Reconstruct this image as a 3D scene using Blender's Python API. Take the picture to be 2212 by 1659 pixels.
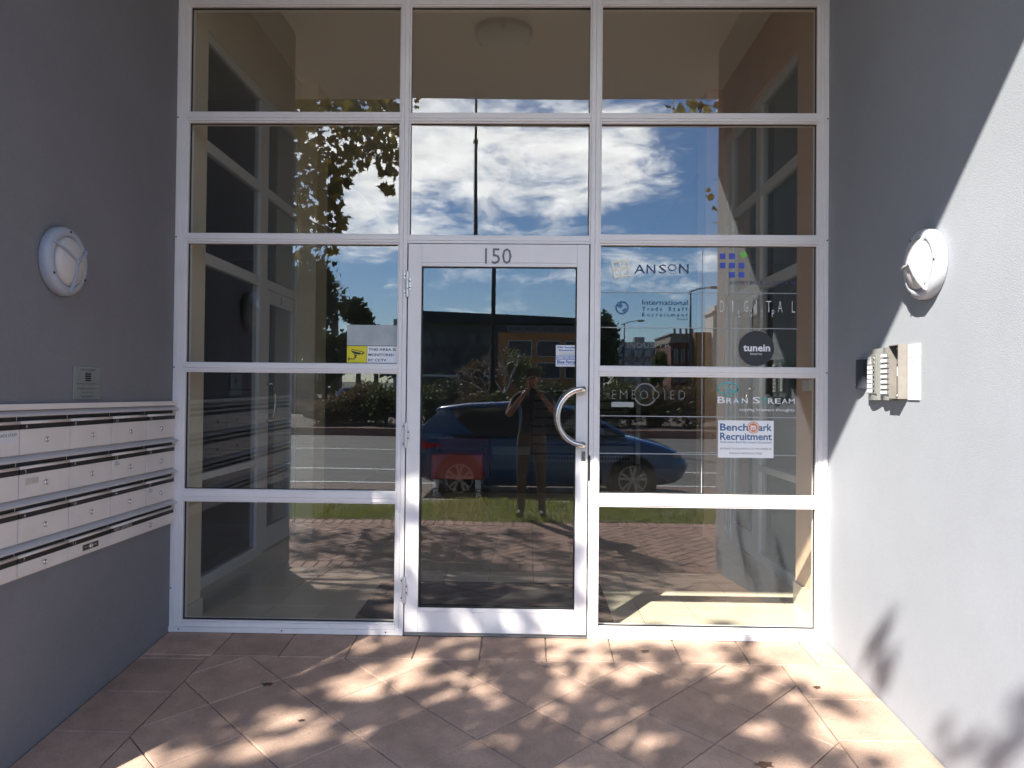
import bpy, bmesh, math, random
from mathutils import Matrix, Vector
random.seed(7)
R = math.radians
sc = bpy.context.scene
for o in list(bpy.data.objects):
    bpy.data.objects.remove(o)
col = sc.collection

# ------------------------------------------------------------------ camera
YAW, PIT, ROL = R(1.17568761), R(0.76575747), R(0.56283161)
CAMH, CAMD, FOC = 1.393, 4.3, 1613.0 / 2212.0
cam = bpy.data.cameras.new('camera')
cam.sensor_width = 36.0
cam.lens = 36.0 * FOC
cam.clip_start, cam.clip_end = 0.02, 3000
co = bpy.data.objects.new('camera', cam)
col.objects.link(co)
fw = Vector((-math.sin(YAW) * math.cos(PIT), math.cos(YAW) * math.cos(PIT), math.sin(PIT)))
rt = Vector((math.cos(YAW), math.sin(YAW), 0))
up = rt.cross(fw)
r2 = rt * math.cos(ROL) + up * math.sin(ROL)
u2 = -rt * math.sin(ROL) + up * math.cos(ROL)
M = Matrix((r2, u2, -fw)).transposed().to_4x4()
M.translation = Vector((0, -CAMD, CAMH))
co.matrix_world = M
sc.camera = co

# ------------------------------------------------------------------ sun and sky
SUN_DIR = Vector((0.56, 1.0, -0.97)).normalized()          # the way the light travels
ELEV = math.asin(-SUN_DIR.z)
sun = bpy.data.lights.new('sun', 'SUN')
sun.energy = 3.8
sun.angle = R(0.55)
sun.color = (1.0, 0.955, 0.88)
so = bpy.data.objects.new('sun', sun)
so.rotation_euler = SUN_DIR.to_track_quat('-Z', 'Y').to_euler()
so.location = (-12, -20, 22)
col.objects.link(so)

world = bpy.data.worlds.new('World')
sc.world = world
world.use_nodes = True
wn, wl = world.node_tree.nodes, world.node_tree.links
wn.clear()
SKY, CLOUD = (0.048, 0.060, 0.076), 1.62


def N(nodes, t, **kw):
    n = nodes.new(t)
    for k, v in kw.items():
        setattr(n, k, v)
    return n


def wmath(op, a, b=None, c=None, clamp=False):
    n = N(wn, 'ShaderNodeMath', operation=op, use_clamp=clamp)
    for i, v in enumerate((a, b, c)):
        if v is None:
            continue
        if isinstance(v, (int, float)):
            n.inputs[i].default_value = v
        else:
            wl.new(v, n.inputs[i])
    return n.outputs[0]


sky = N(wn, 'ShaderNodeTexSky')
sky.sky_type = 'NISHITA'
sky.sun_disc = False
sky.sun_elevation = ELEV
# azimuth of the sun, measured clockwise from +Y
sky.sun_rotation = math.atan2(-SUN_DIR.x, -SUN_DIR.y)
sky.altitude = 10
sky.air_density = 1.0
sky.dust_density = 0.3
sky.ozone_density = 1.6
tc = N(wn, 'ShaderNodeTexCoord')
sep = N(wn, 'ShaderNodeSeparateXYZ')
wl.new(tc.outputs['Generated'], sep.inputs[0])
dx, dy, dz = sep.outputs
ny = wmath('MAXIMUM', wmath('MULTIPLY', dy, -1.0), 0.02)
cu = wmath('DIVIDE', dx, ny)
cv = wmath('DIVIDE', dz, ny)
# banks of cloud that hang in the part of the sky over the street: (azimuth, height, half width, half height, weight)
BANKS = [(-0.03, 0.300, 0.26, 0.085, 0.50), (-0.20, 0.275, 0.14, 0.08, 0.46), (0.13, 0.285, 0.13, 0.07, 0.36),
         (-0.23, 0.185, 0.10, 0.022, 0.30), (-0.03, 0.36, 0.4, 0.05, 0.12),
         (-0.085, 0.150, 0.035, 0.014, 0.34), (0.05, 0.145, 0.042, 0.022, 0.42), (0.135, 0.165, 0.035, 0.020, 0.40),
         (0.195, 0.150, 0.045, 0.022, 0.40), (0.25, 0.168, 0.03, 0.012, 0.30), (-0.14, 0.13, 0.05, 0.01, 0.2),
         (0.235, 0.30, 0.075, 0.11, -0.45), (0.16, 0.225, 0.09, 0.018, -0.25)]
acc = None
for (u0, v0, ru, rv, w) in BANKS:
    a = wmath('DIVIDE', wmath('SUBTRACT', cu, u0), ru)
    b = wmath('DIVIDE', wmath('SUBTRACT', cv, v0), rv)
    d = wmath('ADD', wmath('MULTIPLY', a, a), wmath('MULTIPLY', b, b))
    e = wmath('MULTIPLY', wmath('EXPONENT', wmath('MULTIPLY', d, -1.0)), w)
    acc = e if acc is None else wmath('ADD', acc, e)
facing = wmath('GREATER_THAN', wmath('MULTIPLY', dy, -1.0), 0.02)
acc = wmath('MULTIPLY', acc, facing)
mp = N(wn, 'ShaderNodeMapping')
mp.inputs['Scale'].default_value = (9.0, 9.0, 24.0)
mp.inputs['Rotation'].default_value = (0, R(14), 0)
mp.inputs['Location'].default_value = (3.1, 1.2, 0.4)
wl.new(tc.outputs['Generated'], mp.inputs[0])
n1 = N(wn, 'ShaderNodeTexNoise')
n1.inputs['Scale'].default_value = 1.3
n1.inputs['Detail'].default_value = 9
n1.inputs['Roughness'].default_value = 0.70
n1.inputs['Distortion'].default_value = 0.35
wl.new(mp.outputs[0], n1.inputs['Vector'])
dens = wmath('ADD', wmath('MULTIPLY', wmath('SUBTRACT', n1.outputs['Fac'], 0.5), 2.15), acc)
mr = N(wn, 'ShaderNodeMapRange')
mr.interpolation_type = 'SMOOTHSTEP'
mr.inputs['From Min'].default_value = 0.08
mr.inputs['From Max'].default_value = 0.84
wl.new(dens, mr.inputs['Value'])
above = wmath('MULTIPLY', mr.outputs[0], wmath('GREATER_THAN', dz, 0.0))
cover = wmath('MULTIPLY', above, 0.95)
n2 = N(wn, 'ShaderNodeTexNoise')
n2.inputs['Scale'].default_value = 3.1
n2.inputs['Detail'].default_value = 6
wl.new(mp.outputs[0], n2.inputs['Vector'])
shade = wmath('ADD', wmath('MULTIPLY', n2.outputs['Fac'], 0.7), 0.60)
skyc = N(wn, 'ShaderNodeMix', data_type='RGBA', blend_type='MULTIPLY')
skyc.inputs['Factor'].default_value = 1.0
wl.new(sky.outputs[0], skyc.inputs[6])
skyc.inputs[7].default_value = (*SKY, 1)
cloudc = N(wn, 'ShaderNodeMix', data_type='RGBA', blend_type='MULTIPLY')
cloudc.inputs['Factor'].default_value = 1.0
cloudc.inputs[6].default_value = (CLOUD * 1.01, CLOUD * 1.0, CLOUD * 0.975, 1)
wl.new(shade, cloudc.inputs[7])
mixc = N(wn, 'ShaderNodeMix', data_type='RGBA')
wl.new(cover, mixc.inputs['Factor'])
wl.new(skyc.outputs[2], mixc.inputs[6])
wl.new(cloudc.outputs[2], mixc.inputs[7])
bg = N(wn, 'ShaderNodeBackground')
bg.inputs['Strength'].default_value = 1.0
wl.new(mixc.outputs[2], bg.inputs['Color'])
wo = N(wn, 'ShaderNodeOutputWorld')
wl.new(bg.outputs[0], wo.inputs['Surface'])

# ------------------------------------------------------------------ exposure and renderer
sc.view_settings.view_transform = 'Standard'
sc.view_settings.look = 'None'
sc.view_settings.exposure = 2.02
sc.view_settings.gamma = 1.0
sc.view_settings.use_curve_mapping = False
cy = sc.cycles
cy.use_denoising = True
cy.max_bounces = 10
cy.diffuse_bounces = 6
cy.glossy_bounces = 5
cy.transparent_max_bounces = 32
cy.caustics_reflective = False
cy.caustics_refractive = False
cy.sample_clamp_indirect = 8.0

# ------------------------------------------------------------------ materials
MATS = {}


def mat(name, c, rough=0.6, metal=0.0, var=0.0, scale=8.0, bump=0.0, bscale=60.0, rnd=0.0, c2=None, spec=0.5,
        dirt=0.0, dirtc=(0.05, 0.04, 0.03), stretch=None, coat=0.0, transl=0.0, speck=0.0, sscale=150):
    if name in MATS:
        return MATS[name]
    m = bpy.data.materials.new(name)
    m.use_nodes = True
    nt = m.node_tree
    nd, lk = nt.nodes, nt.links
    b = nd['Principled BSDF']
    b.inputs['Roughness'].default_value = rough
    b.inputs['Metallic'].default_value = metal
    b.inputs['Specular IOR Level'].default_value = spec
    b.inputs['Coat Weight'].default_value = coat
    b.inputs['Coat Roughness'].default_value = 0.03
    b.inputs['Base Color'].default_value = (*c, 1)
    geo = N(nd, 'ShaderNodeNewGeometry')
    pos = geo.outputs['Position']
    if stretch:
        mpn = N(nd, 'ShaderNodeMapping')
        mpn.inputs['Scale'].default_value = stretch
        lk.new(pos, mpn.inputs[0])
        pos = mpn.outputs[0]
    out = None
    if var > 0 or rnd > 0 or c2:
        no = N(nd, 'ShaderNodeTexNoise')
        no.inputs['Scale'].default_value = scale
        no.inputs['Detail'].default_value = 5
        no.inputs['Roughness'].default_value = 0.6
        lk.new(pos, no.inputs['Vector'])
        f = no.outputs['Fac']
        mx = N(nd, 'ShaderNodeMix', data_type='RGBA')
        cc2 = c2 if c2 else tuple(max(0, v * (1 - var)) for v in c)
        cc1 = c if c2 else tuple(v * (1 + var) for v in c)
        mx.inputs[6].default_value = (*cc1, 1)
        mx.inputs[7].default_value = (*cc2, 1)
        rmp = N(nd, 'ShaderNodeMapRange')
        rmp.inputs['From Min'].default_value = 0.32
        rmp.inputs['From Max'].default_value = 0.68
        lk.new(f, rmp.inputs['Value'])
        lk.new(rmp.outputs[0], mx.inputs['Factor'])
        out = mx.outputs[2]
        if rnd > 0:
            oi = N(nd, 'ShaderNodeObjectInfo')
            mm = N(nd, 'ShaderNodeMapRange')
            mm.inputs['To Min'].default_value = 1 - rnd
            mm.inputs['To Max'].default_value = 1 + rnd
            lk.new(oi.outputs['Random'], mm.inputs['Value'])
            hs = N(nd, 'ShaderNodeMix', data_type='RGBA', blend_type='MULTIPLY')
            hs.inputs['Factor'].default_value = 1
            lk.new(out, hs.inputs[6])
            lk.new(mm.outputs[0], hs.inputs[7])
            out = hs.outputs[2]
    if dirt > 0:
        nz = N(nd, 'ShaderNodeTexNoise')
        nz.inputs['Scale'].default_value = 2.3
        nz.inputs['Detail'].default_value = 8
        nz.inputs['Roughness'].default_value = 0.7
        lk.new(pos, nz.inputs['Vector'])
        r3 = N(nd, 'ShaderNodeMapRange')
        r3.inputs['From Min'].default_value = 0.5
        r3.inputs['From Max'].default_value = 0.8
        r3.inputs['To Max'].default_value = dirt
        lk.new(nz.outputs['Fac'], r3.inputs['Value'])
        mx2 = N(nd, 'ShaderNodeMix', data_type='RGBA')
        lk.new(r3.outputs[0], mx2.inputs['Factor'])
        if out:
            lk.new(out, mx2.inputs[6])
        else:
            mx2.inputs[6].default_value = (*c, 1)
        mx2.inputs[7].default_value = (*dirtc, 1)
        out = mx2.outputs[2]
    if speck > 0:
        ns = N(nd, 'ShaderNodeTexNoise')
        ns.inputs['Scale'].default_value = sscale
        ns.inputs['Detail'].default_value = 4
        ns.inputs['Roughness'].default_value = 0.75
        lk.new(pos, ns.inputs['Vector'])
        r4 = N(nd, 'ShaderNodeMapRange')
        r4.inputs['From Min'].default_value = 0.3
        r4.inputs['From Max'].default_value = 0.7
        r4.inputs['To Min'].default_value = 1 - speck
        r4.inputs['To Max'].default_value = 1 + speck
        lk.new(ns.outputs['Fac'], r4.inputs['Value'])
        mx4 = N(nd, 'ShaderNodeMix', data_type='RGBA', blend_type='MULTIPLY')
        mx4.inputs['Factor'].default_value = 1
        if out:
            lk.new(out, mx4.inputs[6])
        else:
            mx4.inputs[6].default_value = (*c, 1)
        lk.new(r4.outputs[0], mx4.inputs[7])
        out = mx4.outputs[2]
    if out:
        lk.new(out, b.inputs['Base Color'])
    if bump > 0:
        nb = N(nd, 'ShaderNodeTexNoise')
        nb.inputs['Scale'].default_value = bscale
        nb.inputs['Detail'].default_value = 3
        lk.new(pos, nb.inputs['Vector'])
        bp = N(nd, 'ShaderNodeBump')
        bp.inputs['Strength'].default_value = bump
        bp.inputs['Distance'].default_value = 0.004
        lk.new(nb.outputs['Fac'], bp.inputs['Height'])
        lk.new(bp.outputs[0], b.inputs['Normal'])
    if transl > 0:
        tr = N(nd, 'ShaderNodeBsdfTranslucent')
        if out:
            lk.new(out, tr.inputs['Color'])
        else:
            tr.inputs['Color'].default_value = (*c, 1)
        ms = N(nd, 'ShaderNodeMixShader')
        ms.inputs[0].default_value = transl
        lk.new(b.outputs[0], ms.inputs[1])
        lk.new(tr.outputs[0], ms.inputs[2])
        lk.new(ms.outputs[0], nd['Material Output'].inputs['Surface'])
    MATS[name] = m
    return m


def glassmat(name, tint, r0, grime=0.0):
    m = bpy.data.materials.new(name)
    m.use_nodes = True
    nd, lk = m.node_tree.nodes, m.node_tree.links
    nd.remove(nd['Principled BSDF'])
    lw = N(nd, 'ShaderNodeLayerWeight')
    lw.inputs['Blend'].default_value = 0.5
    pw = N(nd, 'ShaderNodeMath', operation='POWER')
    pw.inputs[1].default_value = 4.5
    lk.new(lw.outputs['Facing'], pw.inputs[0])
    ma = N(nd, 'ShaderNodeMath', operation='MULTIPLY_ADD')
    ma.inputs[1].default_value = 1 - r0
    ma.inputs[2].default_value = r0
    lk.new(pw.outputs[0], ma.inputs[0])
    tr = N(nd, 'ShaderNodeBsdfTransparent')
    tr.inputs['Color'].default_value = (*tint, 1)
    gl = N(nd, 'ShaderNodeBsdfGlossy')
    gl.inputs['Roughness'].default_value = 0.0
    gl.inputs['Color'].default_value = (0.97, 0.985, 1.0, 1)
    # float-glass ripple, a fraction of a degree
    geo = N(nd, 'ShaderNodeNewGeometry')
    nz = N(nd, 'ShaderNodeTexNoise')
    nz.inputs['Scale'].default_value = 1.6
    nz.inputs['Detail'].default_value = 0
    lk.new(geo.outputs['Position'], nz.inputs['Vector'])
    bp = N(nd, 'ShaderNodeBump')
    bp.inputs['Strength'].default_value = 0.12
    bp.inputs['Distance'].default_value = 0.004
    lk.new(nz.outputs['Fac'], bp.inputs['Height'])
    lk.new(bp.outputs[0], gl.inputs['Normal'])
    ms = N(nd, 'ShaderNodeMixShader')
    lk.new(ma.outputs[0], ms.inputs[0])
    lk.new(tr.outputs[0], ms.inputs[1])
    lk.new(gl.outputs[0], ms.inputs[2])
    res = ms.outputs[0]
    if grime > 0:
        n3 = N(nd, 'ShaderNodeTexNoise')
        n3.inputs['Scale'].default_value = 3.0
        n3.inputs['Detail'].default_value = 8
        n3.inputs['Roughness'].default_value = 0.7
        lk.new(geo.outputs['Position'], n3.inputs['Vector'])
        r3 = N(nd, 'ShaderNodeMapRange')
        r3.inputs['From Min'].default_value = 0.35
        r3.inputs['From Max'].default_value = 0.9
        r3.inputs['To Max'].default_value = grime
        lk.new(n3.outputs['Fac'], r3.inputs['Value'])
        df = N(nd, 'ShaderNodeBsdfDiffuse')
        df.inputs['Color'].default_value = (0.5, 0.48, 0.44, 1)
        m2 = N(nd, 'ShaderNodeMixShader')
        lk.new(r3.outputs[0], m2.inputs[0])
        lk.new(res, m2.inputs[1])
        lk.new(df.outputs[0], m2.inputs[2])
        res = m2.outputs[0]
    lk.new(res, nd['Material Output'].inputs['Surface'])
    MATS[name] = m
    return m


GLASS = glassmat('shopfront_glass', (0.98, 0.985, 0.975), 0.080, 0.012)
GLASS_IN = glassmat('office_glass', (0.80, 0.84, 0.84), 0.05)
RENDER2 = mat('shaded_grey_render', (0.215, 0.210, 0.225), 0.78, dirt=0.16, dirtc=(0.13, 0.125, 0.12), speck=0.05, sscale=60, var=0.07, scale=0.9, bump=0.35, bscale=170, spec=0.3)  # the wall render with the left side's shade darkened into its colour
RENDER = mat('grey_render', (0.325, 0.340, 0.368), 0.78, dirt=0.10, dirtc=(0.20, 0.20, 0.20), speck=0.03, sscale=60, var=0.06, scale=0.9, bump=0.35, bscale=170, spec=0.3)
SOFFIT = mat('soffit_paint', (0.84, 0.79, 0.70), 0.85, var=0.04, scale=2)
FRAME = mat('frame_powdercoat', (0.84, 0.795, 0.77), 0.38, var=0.03, scale=5, dirt=0.06)
FRAME2 = mat('inner_frame_powdercoat', (0.74, 0.74, 0.72), 0.45, var=0.03, scale=5)
GASKET = mat('black_gasket', (0.012, 0.012, 0.012), 0.6)
BLACK = mat('black_plastic', (0.018, 0.018, 0.02), 0.45)
STEEL = mat('brushed_stainless', (0.62, 0.58, 0.55), 0.2, metal=1.0, var=0.06, scale=30, stretch=(1, 1, 6))
CHROME = mat('chrome', (0.75, 0.73, 0.72), 0.12, metal=1.0)
GREYNUM = mat('grey_vinyl', (0.16, 0.16, 0.17), 0.5)
PAVER = mat('pink_paver', (0.43, 0.295, 0.222), 0.72, var=0.15, scale=6, bump=0.6, bscale=170, rnd=0.11, dirt=0.45, speck=0.16, sscale=110,
            dirtc=(0.17, 0.115, 0.085), spec=0.35)
SAND = mat('joint_sand', (0.46, 0.37, 0.27), 0.95, var=0.3, scale=4, bump=0.6, bscale=200, c2=(0.11, 0.08, 0.06))
BRICK = mat('path_brick', (0.30, 0.175, 0.135), 0.8, var=0.15, scale=14, bump=0.4, bscale=160, rnd=0.18)
ASPHALT = mat('asphalt', (0.105, 0.099, 0.092), 0.85, var=0.2, scale=1.2, bump=0.5, bscale=90, dirt=0.4, speck=0.3, sscale=25, stretch=(.35, 1, 1),
              dirtc=(0.07, 0.065, 0.06))
BAY = mat('bay_surface', (0.16, 0.11, 0.09), 0.85, var=0.15, scale=9, bump=0.4, bscale=90)
KERB = mat('red_kerb', (0.30, 0.16, 0.12), 0.8, var=0.12, scale=6, bump=0.3)
LINE = mat('road_paint', (0.72, 0.72, 0.70), 0.7, dirt=0.3, dirtc=(0.3, 0.3, 0.3))
SOIL = mat('mulch', (0.085, 0.055, 0.038), 0.95, var=0.4, scale=10, bump=0.6, bscale=40)
LAWN = mat('lawn_soil', (0.12, 0.145, 0.035), 0.95, var=0.35, scale=6, c2=(0.12, 0.095, 0.045), bump=0.6, bscale=60)
BLADE = mat('grass_blade', (0.20, 0.27, 0.035), 0.6, var=0.3, scale=5, c2=(0.29, 0.28, 0.06), transl=0.5)
LEAFM = mat('plane_leaf', (0.12, 0.10, 0.024), 0.55, var=0.3, scale=2.6, c2=(0.36, 0.27, 0.04), rnd=0.5, transl=0.38)
LEAFD = mat('dark_foliage', (0.055, 0.072, 0.022), 0.6, var=0.4, scale=1.2, c2=(0.085, 0.095, 0.035), transl=0.25)
LEAFB = mat('shrub_foliage', (0.12, 0.105, 0.04), 0.7, var=0.4, scale=1.0, c2=(0.16, 0.10, 0.06), transl=0.4)
LEAFG = mat('green_foliage', (0.085, 0.115, 0.03), 0.6, var=0.4, scale=1.2, c2=(0.12, 0.12, 0.04), transl=0.4)
BARK = mat('bark', (0.16, 0.12, 0.085), 0.9, var=0.3, scale=6, bump=0.6)
BAREB = mat('pale_bark', (0.42, 0.36, 0.31), 0.85, var=0.2, scale=6)
WHITE = mat('white_plastic', (0.80, 0.80, 0.79), 0.35)
LAMPW = mat('lamp_body_white', (0.44, 0.455, 0.48), 0.4, var=0.02, scale=6)
DIFF = mat('opal_diffuser', (0.62, 0.61, 0.59), 0.3)
MBOX = mat('mailbox_cream', (0.80, 0.73, 0.68), 0.42, var=0.04, scale=6, dirt=0.05)
MHOOD = mat('mailbox_hood', (0.56, 0.55, 0.56), 0.35, var=0.03, scale=6)
STRIP = mat('mailbox_strip', (0.02, 0.017, 0.016), 0.4)
GOLD = mat('strip_number', (0.70, 0.65, 0.60), 0.5)
PLAQUE = mat('plaque_metal', (0.34, 0.355, 0.335), 0.35, metal=0.5, var=0.08, scale=14)
INK = mat('black_ink', (0.02, 0.02, 0.02), 0.6)
PAPER = mat('white_paper', (0.74, 0.74, 0.74), 0.7)
PANEL = mat('intercom_steel', (0.42, 0.42, 0.39), 0.4, metal=0.55, var=0.06, scale=20)
PLATE = mat('box_steel', (0.185, 0.168, 0.148), 0.55, metal=0.1, var=0.14, scale=14)
TILE = mat('lobby_tile', (0.70, 0.62, 0.47), 0.16, var=0.04, scale=4, rnd=0.03)
GROUT = mat('tile_grout', (0.11, 0.09, 0.07), 0.9)
CREAM = mat('cream_wall', (0.70, 0.62, 0.47), 0.8, var=0.04, scale=2)
PEACH = mat('peach_wall', (0.68, 0.46, 0.31), 0.8, var=0.05, scale=2)
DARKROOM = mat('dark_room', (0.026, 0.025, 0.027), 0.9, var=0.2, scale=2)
BLIND = mat('grey_blind', (0.36, 0.46, 0.46), 0.8, var=0.06, scale=1.5)
CARPET = mat('door_mat', (0.028, 0.025, 0.023), 0.95, var=0.3, scale=60, bump=0.6, bscale=300)
REDSOFA = mat('red_vinyl', (0.60, 0.065, 0.035), 0.35)
MAROON = mat('maroon_fabric', (0.10, 0.018, 0.022), 0.7)


def flat(name, c, rough=0.55):
    return mat(name, c, rough)


# ------------------------------------------------------------------ mesh builder and scene tree
ORG = {}


class MB:
    def __init__(s, M=None):
        s.v, s.f, s.M = [], [], M

    def P(s, p):
        p = Vector(p)
        s.v.append(tuple(s.M @ p) if s.M else tuple(p))
        return len(s.v) - 1

    def box(s, a0, a1, b0, b1, c0, c1):
        i = [s.P(p) for p in ((a0, b0, c0), (a1, b0, c0), (a1, b1, c0), (a0, b1, c0),
                              (a0, b0, c1), (a1, b0, c1), (a1, b1, c1), (a0, b1, c1))]
        for q in ((0, 3, 2, 1), (4, 5, 6, 7), (0, 1, 5, 4), (1, 2, 6, 5), (2, 3, 7, 6), (3, 0, 4, 7)):
            s.f.append([i[k] for k in q])
        return s

    def poly(s, pts):
        s.f.append([s.P(p) for p in pts])
        return s

    def prism(s, pts, w0, w1):
        """pts in local (u, v), extruded along local w"""
        n = len(pts)
        a = [s.P((p[0], p[1], w0)) for p in pts]
        b = [s.P((p[0], p[1], w1)) for p in pts]
        s.f.append(a[::-1])
        s.f.append(b)
        for i in range(n):
            s.f.append([a[i], a[(i + 1) % n], b[(i + 1) % n], b[i]])
        return s

    def prism_x(s, pts, x0, x1):
        """pts in (y, z), extruded along x"""
        n = len(pts)
        a = [s.P((x0, p[0], p[1])) for p in pts]
        b = [s.P((x1, p[0], p[1])) for p in pts]
        s.f.append(a[::-1])
        s.f.append(b)
        for i in range(n):
            s.f.append([a[i], a[(i + 1) % n], b[(i + 1) % n], b[i]])
        return s

    def tube(s, pts, r, n=10, cap=True):
        pts = [Vector(p) for p in pts]
        rr = r if isinstance(r, (list, tuple)) else [r] * len(pts)
        rings = []
        prev = None
        for i, p in enumerate(pts):
            t = (pts[min(i + 1, len(pts) - 1)] - pts[max(i - 1, 0)]).normalized()
            if prev is None:
                a = t.orthogonal().normalized()
            else:
                a = (prev - t * prev.dot(t)).normalized()
            prev = a
            b = t.cross(a)
            rings.append([s.P(p + (a * math.cos(2 * math.pi * k / n) + b * math.sin(2 * math.pi * k / n)) * rr[i])
                          for k in range(n)])
        for i in range(len(rings) - 1):
            for k in range(n):
                s.f.append([rings[i][k], rings[i][(k + 1) % n], rings[i + 1][(k + 1) % n], rings[i + 1][k]])
        if cap:
            s.f.append(rings[0][::-1])
            s.f.append(rings[-1])
        return s

    def lathe(s, prof, c=(0, 0, 0), n=40, sx=1.0, sy=1.0):
        """prof = [(r, w)] turned about local w through c"""
        rings = []
        for (r, w) in prof:
            if r < 1e-6:
                rings.append([s.P((c[0], c[1], c[2] + w))])
            else:
                rings.append([s.P((c[0] + sx * r * math.cos(2 * math.pi * k / n),
                                   c[1] + sy * r * math.sin(2 * math.pi * k / n), c[2] + w)) for k in range(n)])
        for i in range(len(rings) - 1):
            A, B = rings[i], rings[i + 1]
            for k in range(n):
                if len(A) == 1 and len(B) == 1:
                    continue
                if len(A) == 1:
                    s.f.append([A[0], B[k], B[(k + 1) % n]])
                elif len(B) == 1:
                    s.f.append([A[k], A[(k + 1) % n], B[0]])
                else:
                    s.f.append([A[k], A[(k + 1) % n], B[(k + 1) % n], B[k]])
        return s

    def ball(s, c, r, n=12, m=8):
        prof = [(math.sin(math.pi * i / m), -math.cos(math.pi * i / m)) for i in range(m + 1)]
        rx, ry, rz = r if isinstance(r, (tuple, list)) else (r, r, r)
        return s.lathe([(a, b * rz) for a, b in prof], c, n, rx, ry)

    def mesh(s, name, org=(0, 0, 0), smooth=False, recalc=True):
        me = bpy.data.meshes.new(name)
        vv = [(x - org[0], y - org[1], z - org[2]) for x, y, z in s.v]
        me.from_pydata(vv, [], s.f)
        if recalc:
            bm = bmesh.new()
            bm.from_mesh(me)
            bmesh.ops.recalc_face_normals(bm, faces=bm.faces)
            bm.to_mesh(me)
            bm.free()
        if smooth:
            me.shade_smooth()
        return me

    def build(s, name, m, parent=None, smooth=False, bevel=0.0, label=None, org=None, recalc=True):
        if parent is not None:
            org = ORG[parent.name]
        elif org is None:
            org = (0, 0, 0)
        me = s.mesh(name, org, smooth, recalc)
        me.materials.append(m)
        o = bpy.data.objects.new(name, me)
        col.objects.link(o)
        if parent is not None:
            o.parent = parent
        else:
            o.location = org
        ORG[o.name] = tuple(org)
        if label:
            o['label'] = label
        if bevel > 0:
            b = o.modifiers.new('bevel', 'BEVEL')
            b.width = bevel
            b.segments = 2
            b.limit_method = 'ANGLE'
        return o


def thing(name, label, cat, loc=(0, 0, 0), group=None):
    o = bpy.data.objects.new(name, None)
    o.empty_display_size = 0.1
    o.location = loc
    col.objects.link(o)
    o['label'], o['category'] = label, cat
    if group:
        o['group'] = group
    ORG[o.name] = tuple(loc)
    return o


def tag(o, label, cat, group=None):
    o['label'], o['category'] = label, cat
    if group:
        o['group'] = group
    return o


def structure(o):
    o['kind'] = 'structure'
    return o


def stuff(o):
    o['kind'] = 'stuff'
    return o


# local frames of the three faces: u to the viewer's right, v up, w out of the surface
LX, RX = -2.063, 1.718
FRONT = Matrix(((1, 0, 0, 0), (0, 0, -1, 0), (0, 1, 0, 0), (0, 0, 0, 1)))             # u = X, v = Z, w = -Y
LEFTW = Matrix(((0, 0, 1, LX), (1, 0, 0, 0), (0, 1, 0, 0), (0, 0, 0, 1)))             # u = Y, v = Z, w = +X
RIGHTW = Matrix(((0, 0, -1, RX), (-1, 0, 0, 0), (0, 1, 0, 0), (0, 0, 0, 1)))          # u = -Y, v = Z, w = -X
BACKF = Matrix(((-1, 0, 0, 0), (0, 0, 1, 0), (0, 1, 0, 0), (0, 0, 0, 1)))             # faces +Y


def text(mb, s, u0, u1, v0, v1, w0=0.0, w1=0.0008, shear=0.0, bold=0.0, rot=0.0, fit=True):
    """flat lettering added to a mesh builder, filling the box u0..u1, v0..v1 of its local frame"""
    cu_ = bpy.data.curves.new('lettering', 'FONT')
    cu_.body = s
    cu_.resolution_u = 2
    cu_.shear = shear
    cu_.offset = bold
    ob = bpy.data.objects.new('lettering', cu_)
    me = bpy.data.meshes.new_from_object(ob)
    xs = [v.co.x for v in me.vertices]
    ys = [v.co.y for v in me.vertices]
    if not xs:
        return mb
    ax, bx, ay, by = min(xs), max(xs), min(ys), max(ys)
    su = (u1 - u0) / max(bx - ax, 1e-6)
    sv = (v1 - v0) / max(by - ay, 1e-6)
    if not fit:
        su = sv
    base = len(mb.v)
    for v in me.vertices:
        mb.P((u0 + (v.co.x - ax) * su, v0 + (v.co.y - ay) * sv, w1))
    for p in me.polygons:
        mb.f.append([base + i for i in p.vertices])
    bpy.data.objects.remove(ob)
    bpy.data.curves.remove(cu_)
    bpy.data.meshes.remove(me)
    return mb


def clip(poly, x0, x1, y0, y1):
    def cut(P, ins, inter):
        out = []
        for i in range(len(P)):
            a, b = P[i], P[(i + 1) % len(P)]
            if ins(a):
                out.append(a)
                if not ins(b):
                    out.append(inter(a, b))
            elif ins(b):
                out.append(inter(a, b))
        return out

    def ix(x):
        return lambda a, b: (x, a[1] + (b[1] - a[1]) * (x - a[0]) / (b[0] - a[0]))

    def iy(y):
        return lambda a, b: (a[0] + (b[0] - a[0]) * (y - a[1]) / (b[1] - a[1]), y)
    for ins, it in ((lambda p: p[0] >= x0, ix(x0)), (lambda p: p[0] <= x1, ix(x1)),
                    (lambda p: p[1] >= y0, iy(y0)), (lambda p: p[1] <= y1, iy(y1))):
        if len(poly) < 3:
            return []
        poly = cut(poly, ins, it)
    return poly


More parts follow.
